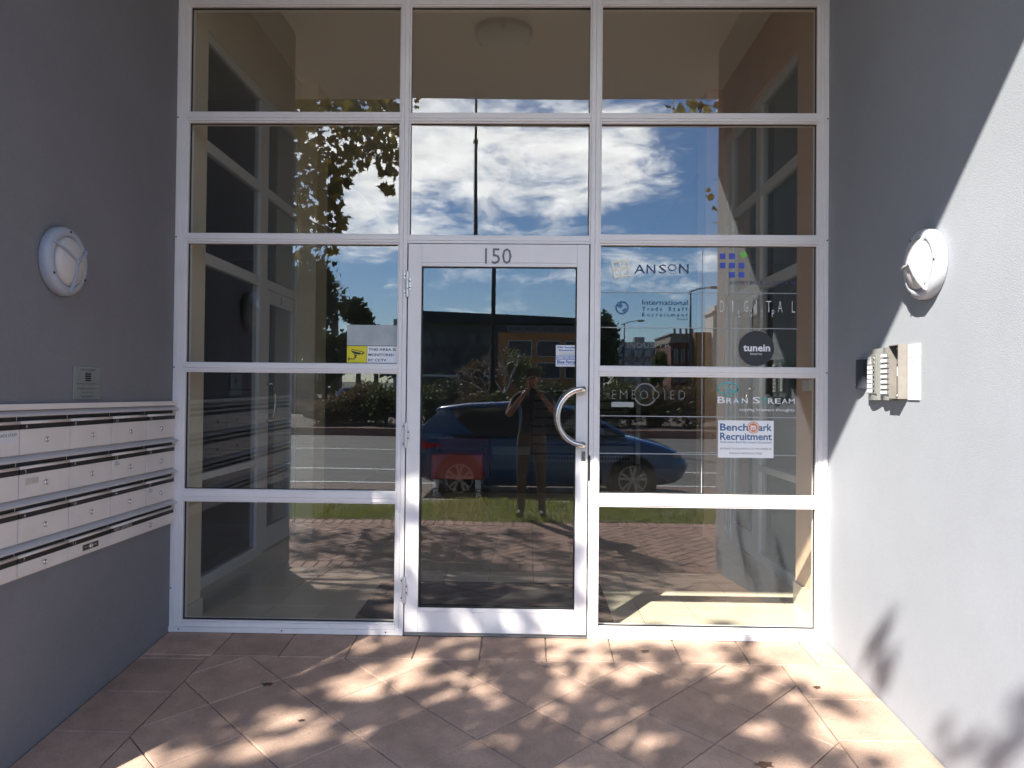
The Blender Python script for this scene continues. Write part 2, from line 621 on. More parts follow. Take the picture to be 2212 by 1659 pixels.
def inset(poly, d):
    n = len(poly)
    area = sum(poly[i][0] * poly[(i + 1) % n][1] - poly[(i + 1) % n][0] * poly[i][1] for i in range(n)) / 2
    if abs(area) < 1e-4:
        return None
    P = poly if area > 0 else poly[::-1]
    P = [p for i, p in enumerate(P) if (p[0] - P[i - 1][0]) ** 2 + (p[1] - P[i - 1][1]) ** 2 > 1e-6]
    n = len(P)
    if n < 3:
        return None
    out = []
    for i in range(n):
        a, b, c = Vector(P[i - 1]), Vector(P[i]), Vector(P[(i + 1) % n])
        e1, e2 = (b - a).normalized(), (c - b).normalized()
        n1, n2 = Vector((-e1.y, e1.x)), Vector((-e2.y, e2.x))
        den = 1 + n1.dot(n2)
        if den < 0.1:
            return None
        q = b + (n1 + n2) * (d / den)
        out.append((q.x, q.y))
    n = len(out)
    ar = sum(out[i][0] * out[(i + 1) % n][1] - out[(i + 1) % n][0] * out[i][1] for i in range(n)) / 2
    return out if ar > 2e-4 else None


def slab(mb, poly, zf, th=0.03, bev=0.004, tilt=(0, 0), lift=0.0):
    """a paving unit: bevelled top edge, sides going down; zf(x, y) is the bed height"""
    inn = inset(poly, bev)
    if inn is None:
        return False
    n = len(inn)
    P = poly
    ar = sum(P[i][0] * P[(i + 1) % len(P)][1] - P[(i + 1) % len(P)][0] * P[i][1] for i in range(len(P))) / 2
    if ar < 0:
        P = P[::-1]
    P = [p for i, p in enumerate(P) if (p[0] - P[i - 1][0]) ** 2 + (p[1] - P[i - 1][1]) ** 2 > 1e-6]
    if len(P) != n:
        return False
    cx = sum(p[0] for p in P) / n
    cyy = sum(p[1] for p in P) / n

    def z(p, d):
        return zf(*p) + lift + tilt[0] * (p[0] - cx) + tilt[1] * (p[1] - cyy) - d
    t = [mb.P((p[0], p[1], z(p, 0))) for p in inn]
    m = [mb.P((p[0], p[1], z(p, bev))) for p in P]
    b = [mb.P((p[0], p[1], z(p, th))) for p in P]
    mb.f.append(t)
    for i in range(n):
        j = (i + 1) % n
        mb.f.append([m[i], m[j], t[j], t[i]])
        mb.f.append([b[i], b[j], m[j], m[i]])
    return True


# ------------------------------------------------------------------ ground levels
def ramp_z(x, y):
    t = -y
    return -0.09 * min(t, 2.22) if t > 0 else 0.0


def path_z(x, y):
    t = -y
    return -0.20 + 0.015 * (t - 2.22)


# ---- entrance paving: a sloping apron of pink pavers
APR_END = -2.22
bed = MB()
bed.poly([(LX, -0.0, -0.009), (LX, APR_END, ramp_z(0, APR_END) - 0.009), (RX, APR_END, ramp_z(0, APR_END) - 0.009),
          (RX, 0.0, -0.009)])
apron = structure(bed.build('entrance_paving', SAND))
S = 0.36
pavers = []
g = 0.0030
# border along the glazing
x = -1.70
edges = [LX] + [LX + 0.36 * k + 0.02 for k in range(1, 11)] + [RX]
for a, b in zip(edges[:-1], edges[1:]):
    if b - a > 0.03:
        pavers.append([(a + g, -0.30 + g), (b - g, -0.30 + g), (b - g, -0.006), (a + g, -0.006)])
# borders along both walls
ys = [-0.30, -0.345] + [-0.345 - 0.36 * k for k in range(1, 6)] + [APR_END]
for a, b in zip(ys[:-1], ys[1:]):
    if abs(a - b) > 0.02:
        pavers.append([(LX + g, b + g), (-1.70 - g, b + g), (-1.70 - g, a - g), (LX + g, a - g)])
ys2 = [-0.30] + [-0.30 - 0.36 * k for k in range(1, 6)] + [APR_END]
for a, b in zip(ys2[:-1], ys2[1:]):
    pavers.append([(1.36 + g, b + g), (RX - g, b + g), (RX - g, a - g), (1.36 + g, a - g)])
# diagonal field
dd = S * math.sqrt(2)
for i in range(-3, 9):
    for j in range(-1, 6):
        for (ox, oy) in ((0, 0), (dd / 2, dd / 2)):
            cx = -1.22 + i * dd + ox
            cyy = -0.30 - j * dd - oy
            h = dd / 2 - g * 1.2
            p = clip([(cx, cyy - h), (cx + h, cyy), (cx, cyy + h), (cx - h, cyy)], -1.70 + g, 1.36 - g, APR_END + g, -0.30 - g)
            if len(p) >= 3:
                pavers.append(p)
for p in pavers:
    mb = MB()
    if slab(mb, p, ramp_z, tilt=(random.uniform(-.003, .003), random.uniform(-.003, .003)), lift=random.uniform(-.0012, .0012)):
        mb.build('paver', PAVER, apron)

# ---- brick footpath, herringbone between two soldier courses
PATH0, PATH1 = APR_END - 0.005, -4.38
pb = MB()
pb.poly([(-30, PATH1, path_z(0, PATH1) - 0.008), (30, PATH1, path_z(0, PATH1) - 0.008),
         (30, PATH0, path_z(0, PATH0) - 0.008), (-30, PATH0, path_z(0, PATH0) - 0.008)])
path = structure(pb.build('brick_path', mat('path_joint', (0.11, 0.075, 0.058), 0.95, var=0.3, scale=20)))
BL, BWD = 0.228, 0.114
bricks = []
x = -3.6
while x < 3.2:
    bricks.append([(x, PATH1), (x + BWD - .008, PATH1), (x + BWD - .008, PATH1 + BL - .008), (x, PATH1 + BL - .008)])
    bricks.append([(x, PATH0 - BL), (x + BWD - .008, PATH0 - BL), (x + BWD - .008, PATH0 - .008), (x, PATH0 - .008)])
    x += BWD
ca, sa = math.cos(R(45)), math.sin(R(45))
for i in range(-60, 60):
    for j in range(-14, 15):
        # herringbone unit cell: L-shaped pair
        ox = i * BWD + j * 2 * BWD
        oy = i * BWD - j * 2 * BWD
        for q in ((ox, oy, BL, BWD), (ox - BWD * 0 + 0, oy + BWD, BWD, BL)):
            a0, b0, w_, h_ = q
            pts = [(a0, b0), (a0 + w_ - .008, b0), (a0 + w_ - .008, b0 + h_ - .008), (a0, b0 + h_ - .008)]
            pts = [(p[0] * ca - p[1] * sa, p[0] * sa + p[1] * ca - 3.3) for p in pts]
            if max(p[0] for p in pts) < -3.4 or min(p[0] for p in pts) > 3.0:
                continue
            pts = clip(pts, -3.4, 3.0, PATH1 + BL, PATH0 - BL - .008)
            if len(pts) >= 3:
                bricks.append(pts)
bricks.sort(key=lambda p: abs(p[0][0] + 0.1) * 0.8 + abs(p[0][1] + 3.4))
rest = MB()
for k, p in enumerate(bricks):
    mb = MB() if k < 300 else rest
    ok = slab(mb, p, path_z, th=0.02, bev=0.005, tilt=(random.uniform(-.01, .01), random.uniform(-.01, .01)))
    if ok and k < 300:
        mb.build('brick', BRICK, path)
stuff(rest.build('bricks', BRICK, path))

# ---- grass verge
G0, G1 = PATH1, -5.75


def verge_z(x, y):
    return -0.16 + 0.02 * (G0 - y) / 1.3 + 0.012 * math.sin(2.3 * x + y * 3) + 0.008 * math.sin(5.1 * x - 2 * y)


vb = MB()
nx, nyv = 60, 8
gx = [-30 + 60 * i / nx for i in range(nx + 1)]
idx = [[vb.P((xx, G0 + (G1 - G0) * j / nyv, verge_z(xx, G0 + (G1 - G0) * j / nyv) - (0.02 if j in (0,) else 0)))
        for j in range(nyv + 1)] for xx in gx]
for i in range(nx):
    for j in range(nyv):
        vb.f.append([idx[i][j], idx[i + 1][j], idx[i + 1][j + 1], idx[i][j + 1]])
structure(vb.build('verge', LAWN, smooth=True))
gb = MB()
for _ in range(15000):
    xx = random.uniform(-4.2, 3.6)
    yy = random.uniform(G1, G0 + 0.02)
    patch = math.sin(xx * 1.7 + 1) + math.sin(yy * 4 + xx * 3.1)
    if patch < -1.5 and random.random() < 0.8:
        continue
    hh = random.uniform(0.025, 0.075) * (1.25 if random.random() < 0.1 else 1)
    an = random.uniform(0, 2 * math.pi)
    le = random.uniform(0.0, 0.04)
    w = random.uniform(0.003, 0.0075)
    z0 = verge_z(xx, yy) - 0.004
    c, s_ = math.cos(an), math.sin(an)
    gb.f.append([gb.P((xx - w * c, yy - w * s_, z0)), gb.P((xx + w * c, yy + w * s_, z0)),
                 gb.P((xx + le * s_ * .5 + w * .7 * c, yy - le * c * .5 + w * .7 * s_, z0 + hh * .65)),
                 gb.P((xx + le * s_, yy - le * c, z0 + hh))])
gr = stuff(gb.build('grass', BLADE, recalc=False))
tag(gr, 'short green grass growing on the verge behind the photographer', 'grass')

# ---- kerb, parking bays, road, median
ROAD = -0.32


def sheet(name, x0, x1, y0, y1, z, m):
    b = MB()
    b.poly([(x0, y0, z), (x1, y0, z), (x1, y1, z), (x0, y1, z)])
    return structure(b.build(name, m))


sheet('ground', -900, 900, -1200, 900, ROAD - 0.012, mat('far_ground', (0.09, 0.085, 0.06), 0.95, var=0.3, scale=0.2))
sheet('road', -200, 200, -20.0, -8.6, ROAD - 0.004, ASPHALT)
sheet('parking_bay', -60, 60, -8.6, -5.9, ROAD, BAY)
kb = structure(MB().box(-60, 60, -5.9, -5.75, ROAD - 0.1, -0.15).build('kerb', mat('concrete_kerb', (0.33, 0.31, 0.28), 0.85, var=0.1), bevel=0.02))
for nm, y0, y1 in (('bay_line', -8.72, -8.62), ('lane_line', -10.7, -10.58), ('far_lane_line', -15.05, -14.92)):
    b = MB()
    b.poly([(-60, y0, ROAD + 0.004), (60, y0, ROAD + 0.004), (60, y1, ROAD + 0.004), (-60, y1, ROAD + 0.004)])
    structure(b.build('road_marking', LINE))
b = MB()
for i in range(-14, 15):
    b.box(i * 2.0 + 0.01, i * 2.0 + 1.99, -20.2, -20.0, ROAD - 0.1, -0.08)
structure(b.build('median_kerb', KERB, bevel=0.02))
structure(MB().box(-60, 60, -27.5, -20.2, ROAD - 0.1, -0.11).build('median', SOIL))
sheet('far_road', -200, 200, -36, -27.5, ROAD - 0.002, ASPHALT)
structure(MB().box(-200, 200, -70, -36, ROAD - 0.1, -0.12).build('park_lawn', mat('park_grass', (0.10, 0.13, 0.035), 0.9, var=0.3, scale=0.6)))

# ------------------------------------------------------------------ the building around the recess
TOPZ = 4.50
LEND, REND = -2.10, -2.43


def wallbox(name, x0, x1, y0, y1, z0, z1, label, m=RENDER):
    o = MB().box(x0, x1, y0, y1, z0, z1).build(name, m)
    return tag(o, label, 'wall')


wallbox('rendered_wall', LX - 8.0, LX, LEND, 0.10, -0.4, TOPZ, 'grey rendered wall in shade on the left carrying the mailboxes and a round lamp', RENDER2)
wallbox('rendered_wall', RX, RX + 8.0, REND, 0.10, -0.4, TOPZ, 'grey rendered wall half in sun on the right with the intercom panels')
o = MB().box(LX - 8, RX + 8, -3.60, 0.099, TOPZ, TOPZ + 0.35).build('soffit', SOFFIT)
tag(o, 'pale flat soffit over the entrance recess', 'soffit')
o = MB().box(LX - 8, RX + 8, -3.2, 0.099, TOPZ + 0.352, 13).build('upper_facade', RENDER)
tag(o, 'grey rendered storeys above the entrance', 'facade')

# oyster light on the soffit
t = thing('ceiling_light', 'round opal ceiling light fixed under the soffit, seen reflected at the top of the glass', 'light', (-0.19, -2.05, TOPZ))
DOWN = Matrix(((1, 0, 0, -0.19), (0, -1, 0, -2.05), (0, 0, -1, TOPZ), (0, 0, 0, 1)))
MB(DOWN).lathe([(0, 0.0), (0.255, 0.0), (0.255, 0.02), (0.235, 0.035), (0, 0.035)], n=40).build('base_ring', mat('bronze_ring', (0.22, 0.18, 0.14), .4), t, smooth=False)
MB(DOWN).lathe([(0.228, 0.035), (0.215, 0.07), (0.17, 0.105), (0.10, 0.125), (0, 0.132)], n=40).build('glass_shade', mat('frosted_shade', (0.74, 0.80, 0.72), 0.3), t, smooth=True)
for k in range(3):
    a = R(30 + 120 * k)
    MB(DOWN).ball((0.225 * math.cos(a), 0.225 * math.sin(a), 0.05), 0.028, 10, 6).build('clip', STEEL, t, smooth=True)

# ------------------------------------------------------------------ glazed shopfront
shop = thing('glazed_shopfront', 'white aluminium framed glass entrance front with a glazed door and number 150', 'shopfront', (0, 0, 0))
FY = -0.10          # back of the frame in local w (w is towards the viewer)
fr = lambda: MB(FRONT)
# jambs: an outer flange and a stepped inner face
fr().box(LX + .001, -2.036, 0.0, TOPZ - .001, FY, 0.0).box(-2.0355, -2.003, 0.0, TOPZ - .001, FY, -0.006).build('jamb', FRAME, shop, bevel=.0015)
fr().box(1.692, RX - .001, 0.0, TOPZ - .001, FY, 0.0).box(1.664, 1.6915, 0.0, TOPZ - .001, FY, -0.006).build('jamb', FRAME, shop, bevel=.0015)
fr().box(-0.748, -0.7275, 0.0, TOPZ - .001, FY, -0.001).box(-0.7265, -0.702, 0.0, TOPZ - .001, FY, 0.0005).build('mullion', FRAME, shop, bevel=.0015)
fr().box(0.357, 0.3815, 0.0, TOPZ - .001, FY, 0.0005).box(0.3825, 0.408, 0.0, TOPZ - .001, FY, -0.001).build('mullion', FRAME, shop, bevel=.0015)
COLS = {'A': (-2.003, -0.748), 'B': (-0.702, 0.357), 'C': (0.408, 1.664)}
TR = {'A': [(0.760, 0.818), (1.513, 1.556), (2.265, 2.311), (2.974, 3.023), (3.657, 3.71)],
      'B': [(2.262, 2.306), (2.974, 3.020), (3.657, 3.71)],
      'C': [(0.760, 0.820), (1.510, 1.556), (2.268, 2.316), (2.974, 3.020), (3.657, 3.71)]}
for c, (x0, x1) in COLS.items():
    for (z0, z1) in TR[c]:
        zm = z0 + (z1 - z0) * 0.34
        fr().box(x0 + .0005, x1 - .0005, z0, zm, FY, -0.0035).box(x0 + .0005, x1 - .0005, zm + .0008, z1, FY, -0.002).build('transom', FRAME, shop, bevel=.0012)
    fr().box(x0 + .0005, x1 - .0005, TOPZ - .05, TOPZ - .002, FY, -0.003).build('head_rail', FRAME, shop, bevel=.0012)
for c in 'AC':
    x0, x1 = COLS[c]
    xa, xb = (LX + .002, -0.703) if c == 'A' else (0.358, RX - .002)
    fr().box(xa, xb, 0.001, 0.030, FY + .001, 0.012).box(x0 + .0005, x1 - .0005, 0.031, 0.058, FY + .001, 0.002).build('sill', FRAME, shop, bevel=.0015)
fr().box(-0.701, 0.356, -0.004, 0.014, FY, -0.012).build('threshold', mat('threshold_metal', (0.35, 0.33, 0.30), 0.5, metal=0.6, dirt=0.3), shop)
# screws in the jambs and sill
b = fr()
for z in (0.25, 0.75, 1.53, 2.29, 2.99):
    for xx in (LX + 0.008, RX - 0.008):
        b.lathe([(0, 0.0022), (0.0042, 0.0018), (0.0048, 0.0004)], (xx, z, 0.0), 8)
for xx in (-2.0, -1.4, -0.8, 0.5, 1.1, 1.6):
    b.lathe([(0, 0.0022), (0.004, 0.0018), (0.0045, 0.0004)], (xx, 0.018, 0.012), 8)
b.build('screws', BLACK, shop)['kind'] = 'stuff'

TILT = 0.0078


def pane(x0, x1, z0, z1, parent, yaw=0.0, tilt=TILT, w=-0.045, name='glass_pane', gasket=True, m=None):
    cx, cz = (x0 + x1) / 2, (z0 + z1) / 2
    Mt = FRONT @ Matrix.Translation((cx, cz, w)) @ Matrix.Rotation(tilt, 4, 'X') @ Matrix.Rotation(yaw, 4, 'Y')
    hx, hz = (x1 - x0) / 2 + .004, (z1 - z0) / 2 + .004
    g_ = MB(Mt).box(-hx, hx, -hz, hz, -0.003, 0.003).build(name, m or GLASS, parent)
    if gasket:
        e = 0.007
        b_ = MB(FRONT)
        wf, wb = w + 0.014, w - 0.012
        b_.box(x0, x1, z0, z0 + e, wb, wf).box(x0, x1, z1 - e, z1, wb, wf)
        b_.box(x0, x0 + e, z0 + e, z1 - e, wb, wf).box(x1 - e, x1, z0 + e, z1 - e, wb, wf)
        ORG[g_.name] = ORG[parent.name]
        b_.build('gasket', GASKET, g_)
        # snap-in glazing bead in front of the gasket
        q = 0.010
        c_ = MB(FRONT)
        wa, wc = w + 0.0145, -0.012
        c_.box(x0, x1, z0, z0 + q * .6, wa, wc).box(x0, x1, z1 - q, z1, wa, wc)
        c_.box(x0, x0 + q, z0 + q * .6, z1 - q, wa, wc).box(x1 - q, x1, z0 + q * .6, z1 - q, wa, wc)
        c_.build('glazing_bead', FRAME, g_, bevel=.001)
    return g_


YAWS = {'A': 0.0, 'B': 0.0, 'C': 0.0}
rows = {'A': [(0.058, 0.760), (0.818, 1.513), (1.556, 2.265), (2.311, 2.974), (3.023, 3.657), (3.71, 4.45)],
        'B': [(2.306, 2.974), (3.020, 3.657), (3.71, 4.45)],
        'C': [(0.058, 0.760), (0.820, 1.510), (1.556, 2.268), (2.316, 2.974), (3.020, 3.657), (3.71, 4.45)]}
for c in 'ABC':
    for k, (z0, z1) in enumerate(rows[c]):
        x0, x1 = COLS[c]
        pane(x0, x1, z0, z1, shop, yaw=0.0105 if c == 'B' else 0.0)

# the door
DX0, DX1, DZ0, DZ1 = -0.694, 0.349, 0.020, 2.256
W1 = 0.006
d = fr()
d.box(DX0, -0.617, DZ0, DZ1, -0.045, W1).box(0.281, DX1, DZ0, DZ1, -0.045, W1)
d.box(-0.6165, 0.2805, 2.150, DZ1, -0.045, W1 - .001).box(-0.6165, 0.2805, 2.127, 2.149, -0.045, W1 - .002)
d.box(-0.6165, 0.2805, DZ0, 0.138, -0.045, W1 - .001).box(-0.6165, 0.2805, 0.139, 0.160, -0.045, W1 - .002)
door = d.build('door', FRAME, shop, bevel=.0012, label='glazed white aluminium door with half-round steel pull handle')
ORG[door.name] = (0, 0, 0)
DOORPANE_YAW = -0.0045
pane(-0.617, 0.281, 0.160, 2.127, door, yaw=DOORPANE_YAW, w=-0.018, gasket=False)
e = 0.008
b = fr()
b.box(-0.617, 0.281, 0.160, 0.160 + e, -0.014, -0.004).box(-0.617, 0.281, 2.127 - e, 2.127, -0.014, -0.004)
b.box(-0.617, -0.617 + e, 0.168, 2.119, -0.014, -0.004).box(0.281 - e, 0.281, 0.168, 2.119, -0.014, -0.004)
b.build('gasket', GASKET, door)
# dark gaps round the leaf and the black closing seal on the mullion
fr().box(0.3495, 0.3565, 0.02, 2.26, -0.09, -0.010).box(-0.7015, -0.6945, 0.02, 2.26, -0.09, -0.020).box(-0.6945, 0.3495, 2.2565, 2.2615, -0.09, -0.015).build('door_seal', GASKET, shop)
# 150
b = fr()
text(b, 'I', -0.2505, -0.2400, 2.143, 2.232, 0, W1 + .0012)
text(b, '50', -0.2120, -0.098, 2.142, 2.233, 0, W1 + .0012)
b.build('house_number', GREYNUM, door, label='grey number 150 on the door head')
# hinges
for hz in (2.020, 1.150, 0.264):
    b = fr()
    b.tube([(-0.698, hz - 0.073, 0.013), (-0.698, hz - 0.026, 0.013)], 0.0105, 14)
    b.tube([(-0.698, hz - 0.025, 0.013), (-0.698, hz + 0.025, 0.013)], 0.0112, 14)
    b.tube([(-0.698, hz + 0.026, 0.013), (-0.698, hz + 0.073, 0.013)], 0.0105, 14)
    b.box(-0.720, -0.700, hz + 0.033, hz + 0.068, 0.0010, 0.0065).box(-0.720, -0.700, hz - 0.068, hz - 0.033, 0.0010, 0.0065)
    b.box(-0.697, -0.676, hz - 0.034, hz + 0.034, 0.0065, 0.012)
    hg = b.build('hinge', WHITE if False else mat('hinge_silver', (0.72, 0.70, 0.70), 0.3, metal=0.35), door, smooth=False, bevel=.001)
    b = fr()
    for (sx, sz, ww) in ((-0.712, hz + .05, .0067), (-0.712, hz - .05, .0067), (-0.684, hz + .018, .0122), (-0.684, hz - .018, .0122)):
        b.lathe([(0, 0.0004), (0.0045, 0.0004), (0.005, 0)], (sx, sz, ww), 10)
    b.build('screws', BLACK, hg)['kind'] = 'stuff'
# handle: a D of stainless tube outside, one inside
for sgn, nm in ((1, 'pull_handle'), (-1, 'inner_pull_handle')):
    pts = []
    so_ = 0.075 * sgn + (0 if sgn > 0 else -0.05)
    w_at = W1 if sgn > 0 else -0.046
    pts.append((0.318, 1.267 + 0.158, w_at))
    pts.append((0.318, 1.267 + 0.158, so_ * 0.75))
    for k in range(0, 33):
        a = R(90 + 180 * k / 32)
        pts.append((0.318 + 0.146 * math.cos(a), 1.267 + 0.158 * math.sin(a), so_))
    pts.append((0.318, 1.267 - 0.158, so_ * 0.75))
    pts.append((0.318, 1.267 - 0.158, w_at))
    # round the corners where the bar turns into the stile
    fr().tube(pts, 0.0165, 16).build(nm, STEEL, door, smooth=True)
b = fr().box(0.312, 0.338, 1.014, 1.070, W1, W1 + .004)
lk_ = b.build('lock_plate', STEEL, door, bevel=.003)
b = fr().lathe([(0, .0075), (.0085, .007), (.0095, .0042)], (0.325, 1.033, W1), 16).build('lock_cylinder', CHROME, lk_)
fr().box(0.3235, 0.3265, 1.026, 1.040, W1 + .0072, W1 + .0082).build('keyhole', BLACK, lk_)
fr().box(0.3505, 0.366, 0.900, 1.045, -0.03, 0.0035).build('strike_plate', BLACK, shop, bevel=.002)

# ------------------------------------------------------------------ lettering and stickers on the glass
GW = -0.0395       # just in front of the fixed panes
DW = -0.0130       # just in front of the door pane


def sticker(name, label, cat, mats):
    """mats = list of (part name, builder, material): first one is the thing itself"""
    n0, b0, m0 = mats[0]
    root = b0.build(name, m0)
    tag(root, label, cat)
    ORG[root.name] = (0, 0, 0)
    for (n, b_, m_) in mats[1:]:
        b_.build(n, m_, root)
    return root


VW = flat('white_vinyl', (0.88, 0.88, 0.89))
VB = flat('black_vinyl', (0.02, 0.02, 0.02))
VY = flat('yellow_vinyl', (0.80, 0.68, 0.02))
# CCTV sign with a blank pale sheet above it
s1 = fr().box(-1.055, -0.9385, 1.567, 1.664, GW, GW + .001)
s2 = fr().box(-0.9365, -0.7515, 1.567, 1.664, GW, GW + .001)
cam_b = fr()
cz, cx = GW + .001, -1.057
E_ = 0.0006


def pp(b_, pts):
    b_.prism([(cx + p[0], 1.566 + p[1]) for p in pts], cz + .0002, cz + E_)


pp(cam_b, [(0.021, 0.080), (0.029, 0.081), (0.104, 0.064), (0.104, 0.061), (0.098, 0.060)])
pp(cam_b, [(0.024, 0.072), (0.088, 0.0575), (0.080, 0.047), (0.045, 0.0525), (0.033, 0.060)])
pp(cam_b, [(0.091, 0.0575), (0.104, 0.0605), (0.099, 0.052), (0.093, 0.0475), (0.086, 0.049)])
pp(cam_b, [(0.044, 0.049), (0.060, 0.047), (0.060, 0.040), (0.055, 0.036), (0.047, 0.038)])
pp(cam_b, [(0.048, 0.038), (0.057, 0.036), (0.053, 0.026), (0.043, 0.020), (0.018, 0.020), (0.018, 0.025), (0.040, 0.025), (0.046, 0.029)])
pp(cam_b, [(0.010, 0.012), (0.0135, 0.012), (0.0135, 0.033), (0.010, 0.033)])
pp(cam_b, [(0.0150, 0.016), (0.0185, 0.016), (0.0185, 0.029), (0.0150, 0.029)])
bd = fr()
for (a0, a1, b0, b1) in ((-1.057, -0.7495, 1.664, 1.6655), (-1.057, -0.7495, 1.5655, 1.567), (-1.057, -1.055, 1.567, 1.664), (-0.7515, -0.7495, 1.567, 1.664), (-0.9385, -0.9365, 1.567, 1.664)):
    bd.box(a0, a1, b0, b1, GW, GW + .0012)
tx = fr()
text(tx, 'THIS AREA IS', -0.929, -0.768, 1.6375, 1.6525, 0, GW + .0018, bold=0.02)
text(tx, 'MONITORED', -0.929, -0.779, 1.6065, 1.6215, 0, GW + .0018, bold=0.02)
text(tx, 'BY CCTV', -0.929, -0.823, 1.5755, 1.5905, 0, GW + .0018, bold=0.02)
sticker('cctv_sign', 'yellow and white sign reading THIS AREA IS MONITORED BY CCTV on the left pane', 'sign',
        [('', s2, VW), ('pictogram_panel', s1, VY), ('camera_pictogram', cam_b, VB), ('border', bd, VB), ('lettering', tx, VB)])
bs = fr().box(-1.056, -0.7515, 1.6675, 1.788, GW, GW + .0008).build('blank_sticker', mat('peeled_backing', (0.44, 0.47, 0.47), 0.55, var=0.12, scale=9, dirt=0.3, dirtc=(0.7, 0.72, 0.72)))
tag(bs, 'blank pale grey sticker above the CCTV sign', 'sticker')
# security sticker on the door pane
sb = fr().box(0.163, 0.283, 1.554, 1.678, DW, DW + .001)
blue = flat('blue_print', (0.03, 0.13, 0.50))
bt, bt2 = fr(), fr()
text(bt, '24hr Security', 0.171, 0.277, 1.657, 1.671, 0, DW + .0016, bold=0.03)
text(bt, 'Monitoring', 0.181, 0.266, 1.640, 1.654, 0, DW + .0016, bold=0.03)
text(bt2, 'Blue Force', 0.171, 0.276, 1.571, 1.590, 0, DW + .0016, bold=0.04)
text(bt2, 'The key to your future', 0.171, 0.276, 1.561, 1.568, 0, DW + .0016, bold=0.01)
bk = fr()
text(bk, 'Security Systems, Closed Circuit', 0.183, 0.266, 1.629, 1.634, 0, DW + .0016)
text(bk, 'Television, Access Control Solutions', 0.180, 0.268, 1.622, 1.627, 0, DW + .0016)
bnd = fr().box(0.1645, 0.2815, 1.592, 1.6185, DW + .0011, DW + .0014)
bw = fr()
text(bw, '1300 731 716', 0.170, 0.277, 1.596, 1.6145, 0, DW + .0020, bold=0.02)
sticker('security_sticker', 'small white and blue 24hr Security Monitoring sticker on the door glass', 'sticker',
        [('', sb, VW), ('headline', bt, blue), ('slogan', bt2, blue), ('small_print', bk, VB), ('number_band', bnd, flat('pale_blue', (0.36, 0.42, 0.72))), ('phone_number', bw, VW)])
# right-hand directory pane, ruled into cells
rl = fr()
for z in (1.990, 1.785, 1.272, 1.055):
    rl.box(0.420, 1.555, z - .002, z + .002, GW, GW + .0006)
for (z0, z1) in ((1.560, 1.9875), (1.9925, 2.258), (0.83, 1.052), (1.0575, 1.2695), (1.2745, 1.50)):
    rl.box(1.0085, 1.0115, z0, z1, GW, GW + .0006)
o = rl.build('directory_rules', flat('grey_rule', (0.42, 0.44, 0.46)))
tag(o, 'thin pale ruled lines dividing the right panes into directory cells', 'window lettering')
# each company's lettering is a thing; its lines and emblems are parts
def company(label, at):
    return thing('company_lettering', label, 'window lettering', at)


def letters(root_, m_, items, name='lettering', w=None, **kw):
    for (s_, a, b_, z0, z1) in items:
        t_ = fr()
        text(t_, s_, a, b_, z0, z1, 0, (GW if w is None else w) + .001, **kw)
        t_.build(name, m_, root_)


wb = MB(FRONT @ Matrix.Translation((0.537, 2.127, GW)) @ Matrix.Rotation(R(9.5), 4, 'Z'))
for k in (-0.044, 0.0, 0.044):
    wb.box(k - .006, k + .006, -.050, .050, 0, .0018)
for k in (-0.044, 0.0, 0.044):
    for a, b_ in ((-.0378, -.0062), (.0062, .0378)):
        wb.box(a, b_, k - .006, k + .006, 0, .0016)
navy = flat('navy_vinyl', (0.045, 0.075, 0.17))
root = company('dark ANSON lettering beside a tilted cream window emblem on the right pane', (.7, .04, 2.12))
letters(root, navy, [('A', 0.616, 0.676, 2.100, 2.152), ('N', 0.686, 0.736, 2.100, 2.152), ('S', 0.756, 0.800, 2.100, 2.153), ('O', 0.808, 0.860, 2.115, 2.155), ('N', 0.874, 0.929, 2.102, 2.156)], 'letter')
wb.build('window_emblem', flat('cream_vinyl', (0.93, 0.87, 0.68)), root)
fr().box(0.822, 0.850, 2.104, 2.108, GW, GW + .001).build('underline', flat('cream_vinyl', (0.93, 0.87, 0.68)), root)
# blue squares + green
root = company('seven blue squares and one tilted green square with faint lettering below, top right pane', (1.2, .04, 2.15))
for (a, b_) in ((0, 0), (1, 0), (0, 1), (1, 1), (2, 1), (1, 2), (2, 2)):
    cx0, cz0 = 1.1245 + 0.0545 * a, 2.203 - 0.0535 * b_
    fr().box(cx0 - .016, cx0 + .016, cz0 - .016, cz0 + .016, GW, GW + .001).build('blue_square', flat('blue_vinyl', (0.06, 0.10, 0.52)), root)
MB(FRONT @ Matrix.Translation((1.243, 2.212, GW)) @ Matrix.Rotation(R(32), 4, 'Z')).box(-.0165, .0165, -.0165, .0165, 0, .0012).build('green_square', flat('green_vinyl', (0.20, 0.62, 0.10)), root)
letters(root, flat('slate_vinyl', (0.07, 0.08, 0.17)), [('AUDREY PAGE & ASSOCIATES', 1.163, 1.548, 2.040, 2.060)])
# International Trade Staff Recruitment
itb = flat('steel_blue_vinyl', (0.05, 0.12, 0.26))
root = company('blue International Trade Staff Recruitment lettering beside a small globe', (.8, .04, 1.9))
letters(root, itb, [('International', 0.663, 0.925, 1.918, 1.947), ('T r a d e', 0.663, 0.778, 1.884, 1.907), ('S t a f f', 0.815, 0.925, 1.884, 1.907), ('R e c r u i t m e n t', 0.663, 0.925, 1.850, 1.873), ('Pty Ltd', 0.865, 0.925, 1.829, 1.841)])
gl_ = fr()
gl_.lathe([(0.030, 0), (0.038, 0), (0.038, .001), (0.030, .001), (0.030, 0)], (0.546, 1.900, GW), 32)
gl_.prism([(0.546 - .030, 1.914), (0.546 - .004, 1.930), (0.546 + .004, 1.912), (0.546 - .006, 1.898), (0.546 - .018, 1.90)], GW, GW + .001)
gl_.prism([(0.546 + .000, 1.888), (0.546 + .018, 1.899), (0.546 + .029, 1.885), (0.546 + .008, 1.874)], GW, GW + .001)
